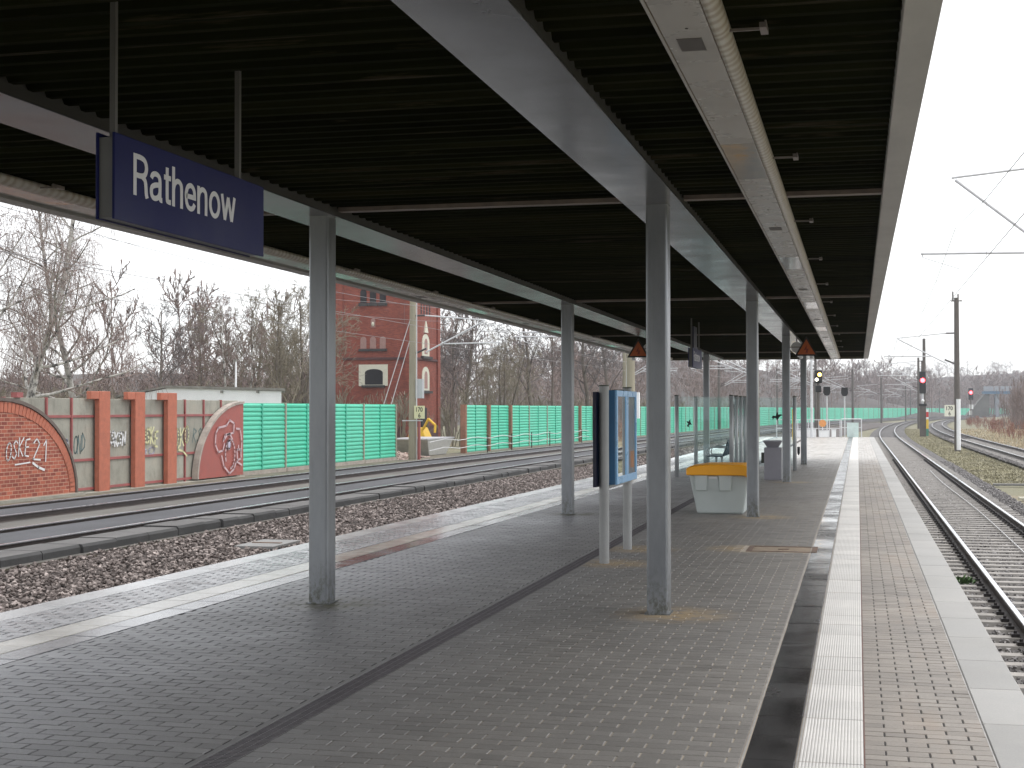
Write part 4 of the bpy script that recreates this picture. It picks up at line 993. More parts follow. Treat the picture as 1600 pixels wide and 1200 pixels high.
MB().frustum((TX0-.6, TY0-.6, TX1+.6, TY1+.6, 17.0), (TX0+2.6, TY0+2.6, TX1-2.6, TY1-2.6, 20.5)).build('roof', M['roof_edge'], tw)
def arch_poly(x0, x1, z0, z1, rise):
    r = (x1-x0)/2; c = (x0+x1)/2; return [(x0, z0), (x1, z0)]+[(c+r*math.cos(t), z1-rise+rise*math.sin(t)) for t in np.linspace(0, math.pi, 9)]
def opening(name, pts, y, mat, dep=.03, parent=tw, face='Y'):
    mb = MB(); n = len(pts)
    if face == 'Y': A = [(x, y, z) for x, z in pts]; B = [(x, y+dep, z) for x, z in pts]
    else: A = [(y, x, z) for x, z in pts]; B = [(y-dep, x, z) for x, z in pts]
    mb.v = A+B; mb.f = [tuple(range(n)), tuple(n+i for i in reversed(range(n)))]+[(i, (i+1) % n, n+(i+1) % n, n+i) for i in range(n)]
    return mb.build(name, mat, parent)
FY = TY0-.035
for cx in (-36.80, -36.03, -35.24):
    wn = opening('window', arch_poly(cx-.25, cx+.25, 9.8, 10.85, .25), FY, M['dark_void']); MB().box(cx-.36, FY-.12, 9.55, cx+.36, TY0, 9.78).build('sill', M['sill'], wn)
    opening('blind_arch', arch_poly(cx-.24, cx+.24, 6.28, 7.2, .24), FY, M['niche'])
MB().box(-37.15, FY-.14, 6.08, -34.9, TY0, 6.26).build('ledge', M['sill'], tw)
opening('niche', arch_poly(-36.2, -35.85, 7.9, 8.6, .18), FY, M['niche']); MB().sphere((-36.02, FY-.04, 8.15), .11, 8, 6, 1.6).build('figure', M['tower_cream'], tw)
wn = opening('window_surround', [(-37.16, 3.42), (-34.84, 3.42), (-34.84, 5.06), (-37.16, 5.06)], TY0-.06, M['tower_cream'], .06)
opening('window_opening', arch_poly(-36.66, -35.22, 3.52, 4.72, .28), TY0-.075, M['dark_void'], .012, wn); MB().box(-36.9, TY0-.2, 3.30, -35.05, TY0, 3.48).build('sill', M['sill'], wn)
for (z0, z1) in ((5.78, 7.5), (3.1, 4.95)):
    s = opening('window_surround', arch_poly(107.0, 108.9, z0, z1, .7), TX1+.05, M['tower_cream'], .05, tw, 'X'); opening('window_opening', arch_poly(107.55, 108.35, z0+.15, z1-.35, .35), TX1+.062, M['niche'], .01, s, 'X'); MB().box(TX1, 106.7, z0-.22, TX1+.25, 109.2, z0-.03).build('sill', M['sill'], s)
MB().frustum((TX1, 107.5, TX1+.12, 108.4, 7.6), (TX1, 107.9, TX1+.08, 108.0, 8.5)).build('finial', M['tower_cream'], tw)
for k in range(4): MB().box(TX1, 106.7+k*.75, 9.0, TX1+.02, 106.95+k*.75, 9.8).build('slot', M['dark_void'], tw)
MB().box(TX1, 107.0, 10.3, TX1+.03, 109.2, 10.9).build('slot', M['dark_void'], tw)
MB().box(TX1, 106.4, -.9, TX1+.03, 107.4, 1.7).build('doorway', M['dark_void'], tw)
# ------------------------------------------------------------------ building site in the fence gap
M['site_yellow'] = simple('machine_yellow', (.70, .42, .03), .5, var=.12)
M['site_grey'] = simple('skip_grey', (.40, .395, .37), .7, var=.15)
M['mesh_wire'] = simple('fence_wire', (.45, .45, .47), .5, .3)
sk = thing('skip_container', 'pale grey skip container standing in the gap of the green barrier', 'container', (-23.8, 79, -1))
mb = MB(); mb.frustum((-25.0, 77.2, -23.2, 80.6, -.95), (-25.2, 76.2, -23.0, 81.6, .0)); mb.build('tub', M['site_grey'], sk, bevel=.03); MB().box(-25.22, 76.15, -.05, -22.98, 81.65, .02).build('rim', M['mesh_wire'], sk)
dg = thing('mini_excavator', 'yellow machine with dark cab behind the mesh fence in the gap', 'excavator', (-28, 92, -1))
MB().box(-29.2, 91, -1.0, -27.2, 92.8, -.5).build('crawler', M['dark_void'], dg, bevel=.1); MB().frustum((-28.9, 91, -27.5, 92.6, -.45), (-28.7, 91.1, -27.9, 92.5, .45)).build('body', M['site_yellow'], dg, bevel=.08)
MB().box(-28.8, 91.2, .46, -27.9, 92.4, 1.75).build('cab', M['dark_void'], dg, bevel=.06); MB().path([(-27.8, 91.1, .3), (-27.4, 91.0, 1.0), (-26.9, 90.9, .6), (-26.9, 90.8, .1)], .085, 8).build('boom', M['site_yellow'], dg)
bk = thing('yellow_bucket', 'yellow digger bucket lying on the ground left of the concrete mast', 'bucket', (-25.2, 74, -1)); MB().extrude_y([(-25.6, -.95), (-24.4, -.95), (-24.5, -.35), (-25.0, -.15), (-25.5, -.3)], 73.6, 74.6).build('shell', M['site_yellow'], bk, bevel=.03); MB().path([(-25.1, 74.1, -.2), (-24.9, 74.1, .25), (-24.6, 74.1, .15)], .05, 6).build('handle', M['site_yellow'], bk)
for i, (y, lab) in enumerate(((74.2, 'left'), (77.7, 'middle'), (81.2, 'right'))):
    f = thing('mesh_fence', 'wire mesh construction fence panel, %s of the three in the gap' % {'left': 'leftmost', 'middle': 'middle', 'right': 'rightmost'}[lab], 'fence', (-27.5, y, -1), group='mesh fence panels')
    mb = MB(); mb.path([(-27.5, y-1.7, -1), (-27.5, y-1.7, 1), (-27.5, y+1.7, 1), (-27.5, y+1.7, -1)], .035, 6); mb.build('frame', M['mesh_wire'], f)
    mb = MB()
    for k in range(16): yy = y-1.6+k*.21; mb.cyl((-27.5, yy, -.9), (-27.5, yy, 1), .008, n=3, caps=False)
    for k in range(6): mb.cyl((-27.5, y-1.7, -.8+k*.33), (-27.5, y+1.7, -.8+k*.33), .008, n=3, caps=False)
    mb.build('wire_mesh', M['mesh_wire'], f)
pl = thing('rubble_heap', 'pinkish brown rubble heap at the foot of the concrete mast', 'rubble', (-24, 72.5, -1)); 
stz = stones('rubble_stones', 700, simple('rubble', (.38, .29, .25), .9, var=.4, nscale=3, coord='World'), None, -25.2, -22.6, 70.8, 75.6, lambda X, Y: -.98+.45*np.exp(-((X+24)**2+(Y-73)**2)/1.5)*rng.random(len(X)), .05, .14); stz.parent = pl; stz['kind'] = 'stuff'; stz.location = (24, -72.5, 1)
MB().sphere((-24, 73, -1.05), 1.1, 14, 8, .4).build('mound', simple('rubble_soil', (.33, .26, .22), .95, var=.3, nscale=2), pl)
# ------------------------------------------------------------------ overhead line masts
M['mast_conc'] = simple('mast_concrete', (.30, .275, .205), .85, var=.14, nscale=1.5, stretch=(1, 1, .3))
M['mast_steel'] = simple('mast_steel_brown', (.115, .10, .09), .7, var=.2, nscale=3)
M['tube_alu'] = simple('cantilever_tube', (.62, .62, .64), .45, .15, var=.08)
M['insul'] = simple('insulator_brown', (.055, .045, .045), .35)
M['board_cream'] = simple('km_board_cream', (.68, .63, .40), .5, var=.04)
M['board_white'] = simple('km_board_white', (.78, .77, .66), .5, var=.04)
def cantilever(t, x0, y, xt, zc, zm, s, zt=None, dx=0.0):
    """x0 mast face, xt track centre, zc contact wire, zm messenger, s = direction towards the track"""
    zt = zt or zm+.35; xm = xt+dx; za = zc-.05
    c = MB().cyl((x0+s*.55, y, za+.05*abs(1)), (xm-s*.0, y, zm), .042, n=8).build('cantilever', M['tube_alu'], t)
    MB().cyl((x0, y, za), (x0+s*.58, y, za+(zm-za)*.55/max(.6, abs(xm-x0))), .052, n=8).build('insulator', M['insul'], c)
    MB().cyl((x0+s*.5, y, zt), (xm+s*.1, y, zm+.06), .034, n=8).build('stay_tube', M['tube_alu'], c)
    MB().cyl((x0, y, zt), (x0+s*.5, y, zt), .048, n=8).build('insulator', M['insul'], c)
    xr = x0+s*abs(xm-x0)*.42; zr = zc+.42
    MB().cyl((xr, y, zr), (xt+s*.9, y, zr+.04), .034, n=8).build('registration_arm', M['tube_alu'], c)
    MB().cyl((xt+s*.85, y, zr-.06), (xt-s*.1, y, zc+.03), .013, n=6).cyl((xt+s*.85, y, zr-.06), (xt+s*.85, y, zr+.04), .02, n=6).build('steady_arm', M['tube_alu'], c)
    MB().cyl((xm, y, zm), (xt+s*.5, y, zr), .008, n=5).build('dropper', M['tube_alu'], c)
def mast(x, y, z0, h, label, kind='conc', arms=(), group='overhead line masts', double=False):
    t = thing('catenary_mast', label, 'mast', (x, y, z0), group=group)
    if kind == 'conc': MB().cyl((x, y, z0-.2), (x, y, z0+h), .23, .15, 16).build('pole', M['mast_conc'], t, smooth=False); 
    else:
        mb = MB(); mb.cyl((x, y, z0-.2), (x, y, z0+h), .19, .15, 12); mb.build('pole', M['mast_steel'], t)
    MB().cyl((x, y, z0+h), (x, y, z0+h+.05), .17, n=12).build('cap', M['roof_edge'], t)
    for (xt, zc, zm, s) in arms:
        cantilever(t, x+s*.16, y, xt, zc, zm, s)
        if double: cantilever(t, x+s*.16, y+.9, xt, zc+.25, zm+.45, s, None, -.3*s)
    return t
ZC, ZM = RT+5.35, RT+6.9
def LT(k, y): return (-15.59 if k == 0 else -19.59)+CL(y)
MY = [13.0, 71.6, 128, 184, 240, 296, 352, 408, 470, 540]     # far-side masts of the main line
names = ['concrete mast out of view at the far left', 'tall concrete mast with yellow number board in the barrier gap', 'second concrete mast beyond the tower on the far track side', 'third mast on the far side of the main line', 'fourth mast on the far side of the main line', 'fifth mast on the far side of the main line', 'sixth mast on the far side of the main line', 'seventh mast on the far side of the main line', 'eighth mast on the far side of the main line', 'ninth mast on the far side of the main line']
def km_board(t, x, y, z, mat, s=1.0, sx=1):
    p = MB().box(x-.28*s, y-.012, z, x+.28*s, y+.012, z+.66*s).build('number_board', mat, t)
    for txt, zz in (('170', .36), ('6', .06)):
        me, a, b, tp = text_mesh(txt, .32*s, .85, .001, .006); o = link('digits', me, M['warn_black'], p)
        L = root_loc(t); o.matrix_local = Matrix(((1, 0, 0, x-(a+b)/2-L.x), (0, 0, -1, y-.0135-L.y), (0, 1, 0, z+zz*s-L.z), (0, 0, 0, 1)))
for i, y in enumerate(MY):
    if i == 0: continue
    x = FX(y)+.55 if i != 1 else -22.4
    t = mast(x, y, -1.0, 9.2, names[i], 'conc' if i < 3 else 'steel', ((LT(1, y), ZC, ZM, 1),), double=i in (2, 3, 4))
    if i == 1:
        km_board(t, x+.45, y-.3, 1.15, M['board_cream']); MB().box(x-.5, y-.26, 1.02, x+.6, y-.24, 1.07).build('board_bracket', M['tube_alu'], t)
        MB().path([(x-.1, y, 5.4), (x-1.9, y+.2, -.3)], .022, 6).path([(x-.1, y, 6.4), (x-2.1, y+.2, .5)], .022, 6).build('stay_wire', M['tube_alu'], t)
        MB().box(x+.18, y-.1, 2.2, x+.55, y+.2, 3.2).build('switch_box', M['shelter_post'], t); MB().cyl((x+.27, y-.2, -1), (x+.27, y-.2, 7.6), .03, n=6).build('conduit', M['cable'], t)
        MB().box(x+.33, y-.25, -1.0, x+.45, y-.1, 1.1).build('red_conduit', M['red_bar'], t)
NY = [(10.5, 'nearest mast behind the camera'), (66.1, 'concrete mast behind the blue information board'), (122, 'concrete mast between columns on the near track side'), (180, 'slim mast on the near side farther along the main line'), (236, 'next slim mast on the near side of the main line'), (292, 'distant near-side mast of the main line'), (348, 'very distant near-side mast of the main line')]
for i, (y, lab) in enumerate(NY):
    if i == 0: continue
    x = -11.0+CL(y)-.0; t = mast(x, y, -1.08, 9.0, lab, 'conc' if i < 3 else 'steel', ((LT(0, y), ZC, ZM, -1),), double=i < 5)
    if i == 1:
        for z in (.9, 1.7): MB().cyl((x, y, z), (x, y, z+.06), .235, n=14).build('band', M['tube_alu'], t)
        MB().box(x+.16, y-.12, 1.2, x+.4, y+.12, 2.4).build('switch_box', M['white_wall'], t); MB().sphere((x+.1, y-.24, .1), .22, 8, 6, 1.5).build('plastic_bag', M['white_wall'], t)
        MB().cyl((x-.35, y, -1), (x-.05, y, 6.5), .03, n=6).build('stay_wire', M['tube_alu'], t)
# right-hand masts between platform track and siding
for (y, lab) in ((40, 'steel mast just outside the right edge of the picture'), (96.6, 'dark steel mast with white lower casing right of the platform track'), (152, 'dark mast behind the red main signal'), (208, 'distant mast right of the platform track'), (264, 'far distant mast right of the platform track')):
    x = 6.18+CR(y); t = mast(x, y, -1.05, 9.75 if y > 50 else 9.9, lab, 'steel', ((2.55+CR(y), ZC+.0 if y > 50 else 5.3, ZM if y > 50 else 7.7, -1),))
    if y == 96.6:
        MB().cyl((x+.07, y-.12, -1.0), (x+.07, y-.12, 2.25), .14, n=12).build('white_casing', M['white_wall'], t)
        km_board(t, x-.48, y-.25, 1.15, M['board_white'], 1.1)
        MB().box(x-.35, y-.05, 8.5, x+.35, y+.05, 8.58).cyl((x-.22, y, 8.55), (x-.22, y, 9.15), .05, n=8).cyl((x+.1, y, 8.55), (x+.1, y, 9.0), .05, n=8).build('switch_insulators', M['mast_steel'], t)
        MB().cyl((x-.16, y, 6.45), (x-.75, y, 6.45), .03, n=6).build('bracket_arm', M['tube_alu'], t)
M['wire'] = simple('wire_copper_grey', (.25, .24, .24), .5, .3)
def wires(label, xf, ys, zc, zm, rw, extra=()):
    t = thing('overhead_wire', label, 'wire', (xf(ys[0]), ys[0], zc)); cw_, mw, dr = MB(), MB(), MB()
    for a, b in zip(ys[:-1], ys[1:]):
        n = 6; P = [a+(b-a)*k/n for k in range(n+1)]
        sag = lambda y: zm-1.0*4*((y-a)/(b-a))*(1-(y-a)/(b-a))
        cw_.path([(xf(y), y, zc) for y in P], rw, 4); mw.path([(xf(y), y, sag(y)) for y in P], rw, 4)
        for y in P[1:-1]: dr.cyl((xf(y), y, zc), (xf(y), y, sag(y)), rw*.5, n=3, caps=False)
    cw_.build('contact_wire', M['wire'], t); mw.build('messenger_wire', M['wire'], t); dr.build('dropper', M['wire'], t)
    return t
wires('overhead wires above the near main line track', lambda y: LT(0, y), [-46, 10.5]+[y for y, _ in NY[1:]], ZC, ZM, .007)
wires('overhead wires above the far main line track', lambda y: LT(1, y), [-46]+MY[:-1], ZC, ZM, .007)
wires('overhead wires above the right-hand platform track', lambda y: 2.55+CR(y), [-16, 40, 96.6, 152, 208, 264], ZC+.1, ZM+.3, .010)
fw = thing('feeder_wire', 'thin feeder wires strung high behind the left tracks', 'wire', (-24, 0, 8)); mb = MB()
for dz in (0, -.9):
    for a, b in zip([-46]+MY[:-2], MY[:-1]): mb.path([(FX(y)+.2, y, 8.0+dz-.9*4*((y-a)/(b-a))*(1-(y-a)/(b-a))) for y in np.linspace(a, b, 8)], .007, 4)
mb.build('feeder_line', M['wire'], fw)
# ------------------------------------------------------------------ signals and things at the platform end
M['sig_black'] = simple('signal_black', (.012, .012, .014), .5)
M['red_lamp'] = emit('signal_red_light', (1, .04, .05), 9); M['amber_lamp'] = emit('signal_amber_light', (1, .5, .08), 7); M['white_lamp'] = emit('signal_white_light', (1, .93, .8), 5)
M['red_paint'] = simple('mast_board_red', (.55, .03, .03), .5); M['yel_paint'] = simple('post_yellow', (.72, .48, .05), .5); M['grn_paint'] = simple('cabinet_green', (.06, .22, .16), .5)
def lamp(x, y, z, r, mat, t, par=None):
    MB().cyl((x, y, z), (x, y-.02, z), r, n=14).build('lamp', mat, par or t)
x, y = 6.02+CR(144)*0, 143.0
sg = thing('main_signal', 'tall signal mast showing a red light right of the platform track', 'signal', (x, y, -.95))
MB().box(x-.28, y+.1, -1, x+.28, y+.5, 1.9).build('mast_lower', M['mast_steel'], sg); MB().cyl((x, y+.2, 1.9), (x, y+.2, 3.4), .10, n=10).build('mast', M['tube_alu'], sg)
hd = MB().box(x-.30, y-.02, 3.1, x+.30, y+.25, 5.2).build('signal_head', M['sig_black'], sg, bevel=.06); MB().box(x-.13, y, 5.2, x+.13, y+.2, 6.15).build('top_board', M['mast_steel'], sg)
MB().cyl((x, y-.03, 4.35), (x, y-.03, 4.35), .2, n=12); lamp(x, y-.03, 4.35, .21, M['red_lamp'], sg, hd)
MB().box(x-.36, y-.02, 1.9, x+.36, y+.2, 2.12).build('platform_bracket', M['sig_black'], sg); MB().sphere((x, y, 2.4), .16, 10, 6).build('white_lamp_cover', M['white_wall'], sg)
for (z0, z1, mt) in ((1.35, 1.6, 'white_wall'), (.85, 1.35, 'red_paint'), (.65, .85, 'white_wall'), (-.25, .65, 'yel_paint'), (-.95, -.25, 'grn_paint')): MB().box(x+.30, y-.05, z0, x+.52, y-.02, z1-.01).build('mast_board', M[mt], sg)
x, y = 24.0, 330
sg = thing('small_signal', 'smaller distant signal showing red near the road bridge', 'signal', (x, y, -1)); MB().cyl((x, y, -1), (x, y, 4), .16, n=10).build('mast', M['mast_steel'], sg)
hd = MB().box(x-.5, y-.1, 3.6, x+.5, y+.2, 6.2).build('signal_head', M['sig_black'], sg, bevel=.1); lamp(x, y-.12, 5.2, .34, M['red_lamp'], sg, hd); MB().box(x-.3, y-.1, 1.6, x+.5, y, 2.6).build('mast_board', M['white_wall'], sg); MB().box(x-.4, y-.1, .3, x+.2, y, 1.3).build('mast_board', M['white_wall'], sg)
# signals seen past the platform end
x, y = -2.35, 90
sg = thing('amber_signal', 'signal with amber and white lights beside the tall lamp post', 'signal', (x, y, -1))
hd = MB().box(x-.22, y, 3.2, x+.25, y+.25, 4.0).build('signal_head', M['sig_black'], sg, bevel=.05); lamp(x+.1, y-.01, 3.72, .11, M['amber_lamp'], sg, hd); lamp(x-.08, y-.01, 3.42, .09, M['white_lamp'], sg, hd)
MB().cyl((x, y+.2, -1), (x, y+.2, 3.2), .07, n=8).build('mast', M['mast_steel'], sg); MB().box(x-.15, y, 2.65, x+.2, y+.15, 3.05).build('indicator_box', M['sig_black'], sg, bevel=.04)
for (x, z, lab, y) in ((-1.85, 2.5, 'black rounded signal shield left of the pair past the platform end', 91), (-.82, 2.5, 'black rounded signal shield right of the pair past the platform end', 95)):
    s = thing('signal_shield', lab, 'signal', (x, y, -1), group='black signal shields'); MB().cyl((x, y+.1, -1), (x, y+.1, z), .045, n=8).build('post', M['tube_alu'], s)
    mb = MB(); pts = [(-.2, .5), (.2, .5), (.22, .15), (.14, -.02), (0, -.06), (-.14, -.02), (-.22, .15)]; k = len(pts); mb.v = [(x+a, y, z+b) for a, b in pts]+[(x+a, y+.08, z+b) for a, b in pts]; mb.f = [tuple(range(k)), tuple(k+i for i in reversed(range(k)))]+[(i, (i+1) % k, k+(i+1) % k, k+i) for i in range(k)]; mb.build('shield', M['sig_black'], s)
M['rail_white'] = simple('railing_white', (.62, .63, .65), .45)
lpst = thing('lamp_post', 'tall pale grey lamp post at the far end of the platform', 'lamp post', (-2.55, 84, 0)); MB().cyl((-2.55, 84, 0), (-2.55, 84, 6.5), .08, .06, 10).build('pole', M['rail_white'], lpst); MB().box(-3.1, 83.9, 6.45, -2.3, 84.1, 6.6).build('lamp_head', M['roof_edge'], lpst)
er = thing('end_railing', 'white tubular railing across the far platform end', 'railing', (-2.5, 85.6, 0))
for i in range(7): MB().cyl((-4.6+i*.6, 85.6, 0), (-4.6+i*.6, 85.6, 1.0), .025, n=6).build('post', M['rail_white'], er)
for z in (.5, 1.0): MB().cyl((-4.6, 85.6, z), (-1.0, 85.6, z), .022, n=6).build('rail_bar', M['rail_white'], er)
eg = thing('end_gate', 'white gate frame with pale panel closing the walkway at the platform end', 'gate', (-.35, 85.6, 0)); MB().path([(-.92, 85.6, 0), (-.92, 85.6, 1.05), (.2, 85.6, 1.05), (.2, 85.6, 0)], .03, 8).build('frame', M['rail_white'], eg); MB().box(-.62, 85.58, .0, .04, 85.62, .84).build('panel', simple('gate_panel', (.55, .66, .64), .5), eg); MB().cyl((-.92, 85.6, .55), (.2, 85.6, .55), .02, n=6).build('rail_bar', M['rail_white'], eg)
os_ = thing('round_sign', 'small round orange sign at the platform end railing', 'sign', (-1.98, 85.2, 0)); MB().cyl((-1.98, 85.2, .8), (-1.98, 85.17, .8), .21, n=16).build('disc', M['poster_orange'], os_); MB().cyl((-1.98, 85.22, 0), (-1.98, 85.22, .8), .03, n=6).build('post', M['rail_white'], os_)
yp = thing('yellow_post', 'yellow post behind the third right-hand column', 'post', (-3.3, 78, 0)); MB().box(-3.38, 77.9, 0, -3.22, 78.1, 1.55).build('post', M['yel_paint'], yp, bevel=.02); MB().box(-3.39, 77.89, 1.551, -3.21, 78.11, 1.6).build('cap', M['yel_paint'], yp)
for i, (x, w_, h) in enumerate(((-2.6, .5, .45), (-1.9, .55, .38), (-1.35, .25, .42), (-3.3, .5, .4))):
    b = thing('white_cabinet', ['white low cabinet below the lamp post', 'white low cabinet under the round orange sign', 'narrow white cabinet left of the end gate', 'white low cabinet beside the yellow post'][i], 'cabinet', (x, 85, 0), group='white cabinets at the platform end'); MB().box(x-w_/2, 84.8, 0, x+w_/2, 85.2, h).build('body', M['white_wall'], b, bevel=.02); MB().box(x-w_/2-.02, 84.78, h, x+w_/2+.02, 85.22, h+.04).build('lid', M['rail_white'], b)
rpts = [(-3.6, 41.98, 1.2)]
for (x, y, z, lab) in ((-1.43, 42.9, .42, 'small black box low on the last right-hand column'),):
    b = thing('junction_box', lab, 'box', (x, y, z)); MB().box(-1.72, y-.03, z-.1, -1.645, y+.1, z+.1).build('box', M['sig_black'], b, bevel=.01); MB().box(-1.70, y-.04, z-.14, -1.66, y+.0, z-.1).build('cable_gland', M['sig_black'], b)
# --- road bridge far right
M['bridge'] = simple('bridge_concrete', (.30, .32, .36), .8, var=.1); M['bridge_blue'] = simple('bridge_blue_steel', (.06, .16, .28), .5)
bd = thing('road_bridge', 'pale road bridge crossing far behind the small red signal', 'bridge', (75, 520, -1)); MB().box(42, 520, 6.8, 80, 528, 7.7).build('deck', M['bridge_blue'], bd)
for i in range(9): MB().box(42+i*3.6, 519.7, 7.75, 45.2+i*3.6, 519.9, 9.4).build('parapet_panel', M['bridge'], bd)
for x in (46, 58, 70): MB().box(x, 522, -1.2, x+1.2, 526, 6.8).build('pier', M['bridge'], bd)
MB().frustum((36, 521, 44, 530, -1.2), (42.5, 521, 44, 530, 6.7)).build('abutment', simple('abutment_earth', (.13, .125, .11), .95, var=.3, nscale=.3), bd)
# ------------------------------------------------------------------ trees (bare, winter)
def tree_segs(seed, H, r0, style):
    rg = random.Random(seed); S = []; tips = []
    st = dict(kids=(15, 7, 5, 3), ang=(55, 45, 40, 40), lr=(.42, .5, .5, .5), up=(.05, .08, .05, .0), first=.30, wob=.12, rr=.42, nseg=(9, 5, 3, 2, 2))
    st.update(style); K = st['kids']
    def grow(p, d, L, r, lev):
        ns = st['nseg'][min(lev, 4)]; pts = [p]; q = p; rad = [r]
        rend = r*(.25 if lev == 0 else .35)
        for i in range(ns):
            w = st['wob']*(1 if lev else .45)
            d = (d+Vector((rg.gauss(0, w), rg.gauss(0, w), rg.gauss(0, w)+st['up'][min(lev, 3)] if lev else rg.gauss(0, w*.3)))).normalized()
            if lev >= st.get('droop_from', 9): d = (d+Vector((0, 0, -st.get('droop', .4)))).normalized()
            q2 = q+d*(L/ns); ra = r+(rend-r)*(i/ns); rb = r+(rend-r)*((i+1)/ns)
            S.append((q, q2, ra, rb, lev)); pts.append(q2); rad.append(rb); q = q2
        if lev >= len(K): tips.append(q); return
        n = K[lev]; f0 = st['first'] if lev == 0 else .22
        for i in range(n):
            f = f0+(1-f0)*((i+rg.random())/n); k = min(ns-1, int(f*ns)); t = f*ns-k
            b = pts[k].lerp(pts[k+1], t); dd = (pts[k+1]-pts[k]).normalized()
            a = math.radians(rg.gauss(st['ang'][min(lev, 3)], 9)); ax = dd.orthogonal().normalized(); ax.rotate(Matrix.Rotation(rg.random()*6.283 if lev else i*2.4+rg.random(), 3, dd)); nd = dd.copy(); nd.rotate(Matrix.Rotation(a, 3, ax))
            ln = L*st['lr'][min(lev, 3)]*rg.uniform(.7, 1.25)*(1.15-.75*f if lev == 0 else 1.1-.4*f)
            grow(b, nd, ln, max(rad[k]*st['rr'], .004), lev+1)
    stems = st.get('stems', 1)
    for s in range(stems):
        d = Vector((0, 0, 1)) if stems == 1 else Vector((rg.gauss(0, .25), rg.gauss(0, .25), 1)).normalized()
        grow(Vector((rg.gauss(0, .25) if stems > 1 else 0, rg.gauss(0, .25) if stems > 1 else 0, 0)), d, H*rg.uniform(.85, 1) if stems > 1 else H, r0, 0)
    return S, tips
def tubes(S, minr=0.0, sides=None):
    out_v, out_f = [], []; off = 0
    mx = max(s[4] for s in S)
    for k in (7, 3):
        if sides is None: sel = [s for s in S if (s[4] == 0) == (k == 7)]; k_ = k
        else: sel = [s for s in S if (s[4] == mx) == (k == 7)]; k_ = 2 if k == 7 else 3      # far twigs are single slivers
        if not sel: continue
        P0 = np.array([s[0] for s in sel]); P1 = np.array([s[1] for s in sel]); R0 = np.maximum([s[2] for s in sel], minr); R1 = np.maximum([s[3] for s in sel], minr)
        D = P1-P0; D /= np.maximum(np.linalg.norm(D, axis=1), 1e-6)[:, None]
        A = np.where(np.abs(D[:, 2:3]) < .9, np.array([[0, 0, 1.]]), np.array([[1., 0, 0]])); U = np.cross(D, A); U /= np.linalg.norm(U, axis=1)[:, None]; W = np.cross(D, U)
        t = np.arange(k_)*2*math.pi/k_; cs, sn = np.cos(t), np.sin(t)
        ring = U[:, None]*cs[None, :, None]+W[:, None]*sn[None, :, None]
        V = np.concatenate([P0[:, None]+ring*R0[:, None, None], P1[:, None]+ring*R1[:, None, None]], 1).reshape(-1, 3)
        i = np.arange(k_); j = (i+1) % k_; q = np.stack([i, k_+i, k_+j, j], 1)[:1 if k_ == 2 else None]
        F = (np.arange(len(sel))[:, None, None]*2*k_+q[None]).reshape(-1, 4)+off
        out_v.append(V); out_f.append(F); off += len(V)
    return np.concatenate(out_v), np.concatenate(out_f)
M['bark'] = simple('bark_grey_brown', (.14, .115, .095), .9, var=.3, nscale=3, coord='Object')
M['twig'] = simple('twigs_brown', (.22, .165, .148), .9, var=.2, nscale=1, coord='Object')
M['twig_olive'] = simple('twigs_olive', (.20, .172, .125), .9, var=.2, nscale=1, coord='Object')
M['twig_dark'] = simple('twigs_dark', (.115, .098, .095), .9, var=.2, nscale=1, coord='Object')
def birch_mat():
    m = NT('birch_bark'); v = m.coord('Object', (1, 1, .6)); n = m.noise(v, 3, 5, .7)
    m.set(Base_Color=m.ramp(n, [(.40, (.05, .045, .04)), (.50, (.40, .38, .35)), (.7, (.55, .53, .49))]), Roughness=.8); return m.m
M['birch'] = birch_mat()
def tree_kind(seed, H, r0, style, bark, twig, minr=.006, cones=0):
    S, tips = tree_segs(seed, H, r0, style)
    tr = [s for s in S if s[4] == 0]; cr = [s for s in S if s[4] > 0]
    if bark is M['birch']: tr += [s for s in cr if s[4] == 1 and s[2] > .03]; cr = [s for s in cr if not (s[4] == 1 and s[2] > .03)]
    a, b = tubes([(s[0], s[1], s[2], s[3], 0) for s in tr]); mt = mesh_np('trunk', a, b, True); mt.materials.append(bark)
    a, b = tubes(cr, minr); mc = mesh_np('crown', a, b, False); mc.materials.append(twig)
    return mt, mc
KIN = {
 'birch': tree_kind(3, 15, .24, dict(kids=(24, 9, 8), ang=(60, 55, 60, 40), lr=(.40, .40, 1.05, .6), first=.20, wob=.15, droop_from=3, droop=.55, nseg=(10, 6, 4, 5, 3), rr=.42), M['birch'], M['twig'], .007),
 'round': tree_kind(11, 10, .15, dict(kids=(20, 7, 5, 2), ang=(50, 42, 40, 40), lr=(.38, .45, .5, .5), first=.36, wob=.10, up=(.05, .06, .03, 0)), M['bark'], M['twig_dark'], .010),
 'slim': tree_kind(21, 10, .11, dict(kids=(22, 6, 4, 2), ang=(38, 36, 36, 36), lr=(.26, .45, .5, .5), first=.30, wob=.09, up=(.09, .08, .03, 0)), M['bark'], M['twig'], .010),
 'slimbirch': tree_kind(31, 10, .10, dict(kids=(22, 6, 4, 2), ang=(40, 38, 45, 40), lr=(.25, .45, .5, .5), first=.40, wob=.10, up=(.08, .05, .0, 0)), M['birch'], M['twig'], .010),
 'multi': tree_kind(41, 9, .13, dict(stems=3, kids=(11, 6, 5, 2), ang=(35, 36, 38, 36), lr=(.45, .5, .5, .5), first=.22, wob=.11, up=(.10, .08, .03, 0)), M['bark'], M['twig_olive'], .010),
 'oak': tree_kind(51, 12, .22, dict(kids=(14, 8, 5, 3), ang=(56, 48, 45, 40), lr=(.48, .5, .5, .5), first=.28, wob=.2, up=(.06, .06, .02, 0)), M['bark'], M['twig_dark'], .011),
}
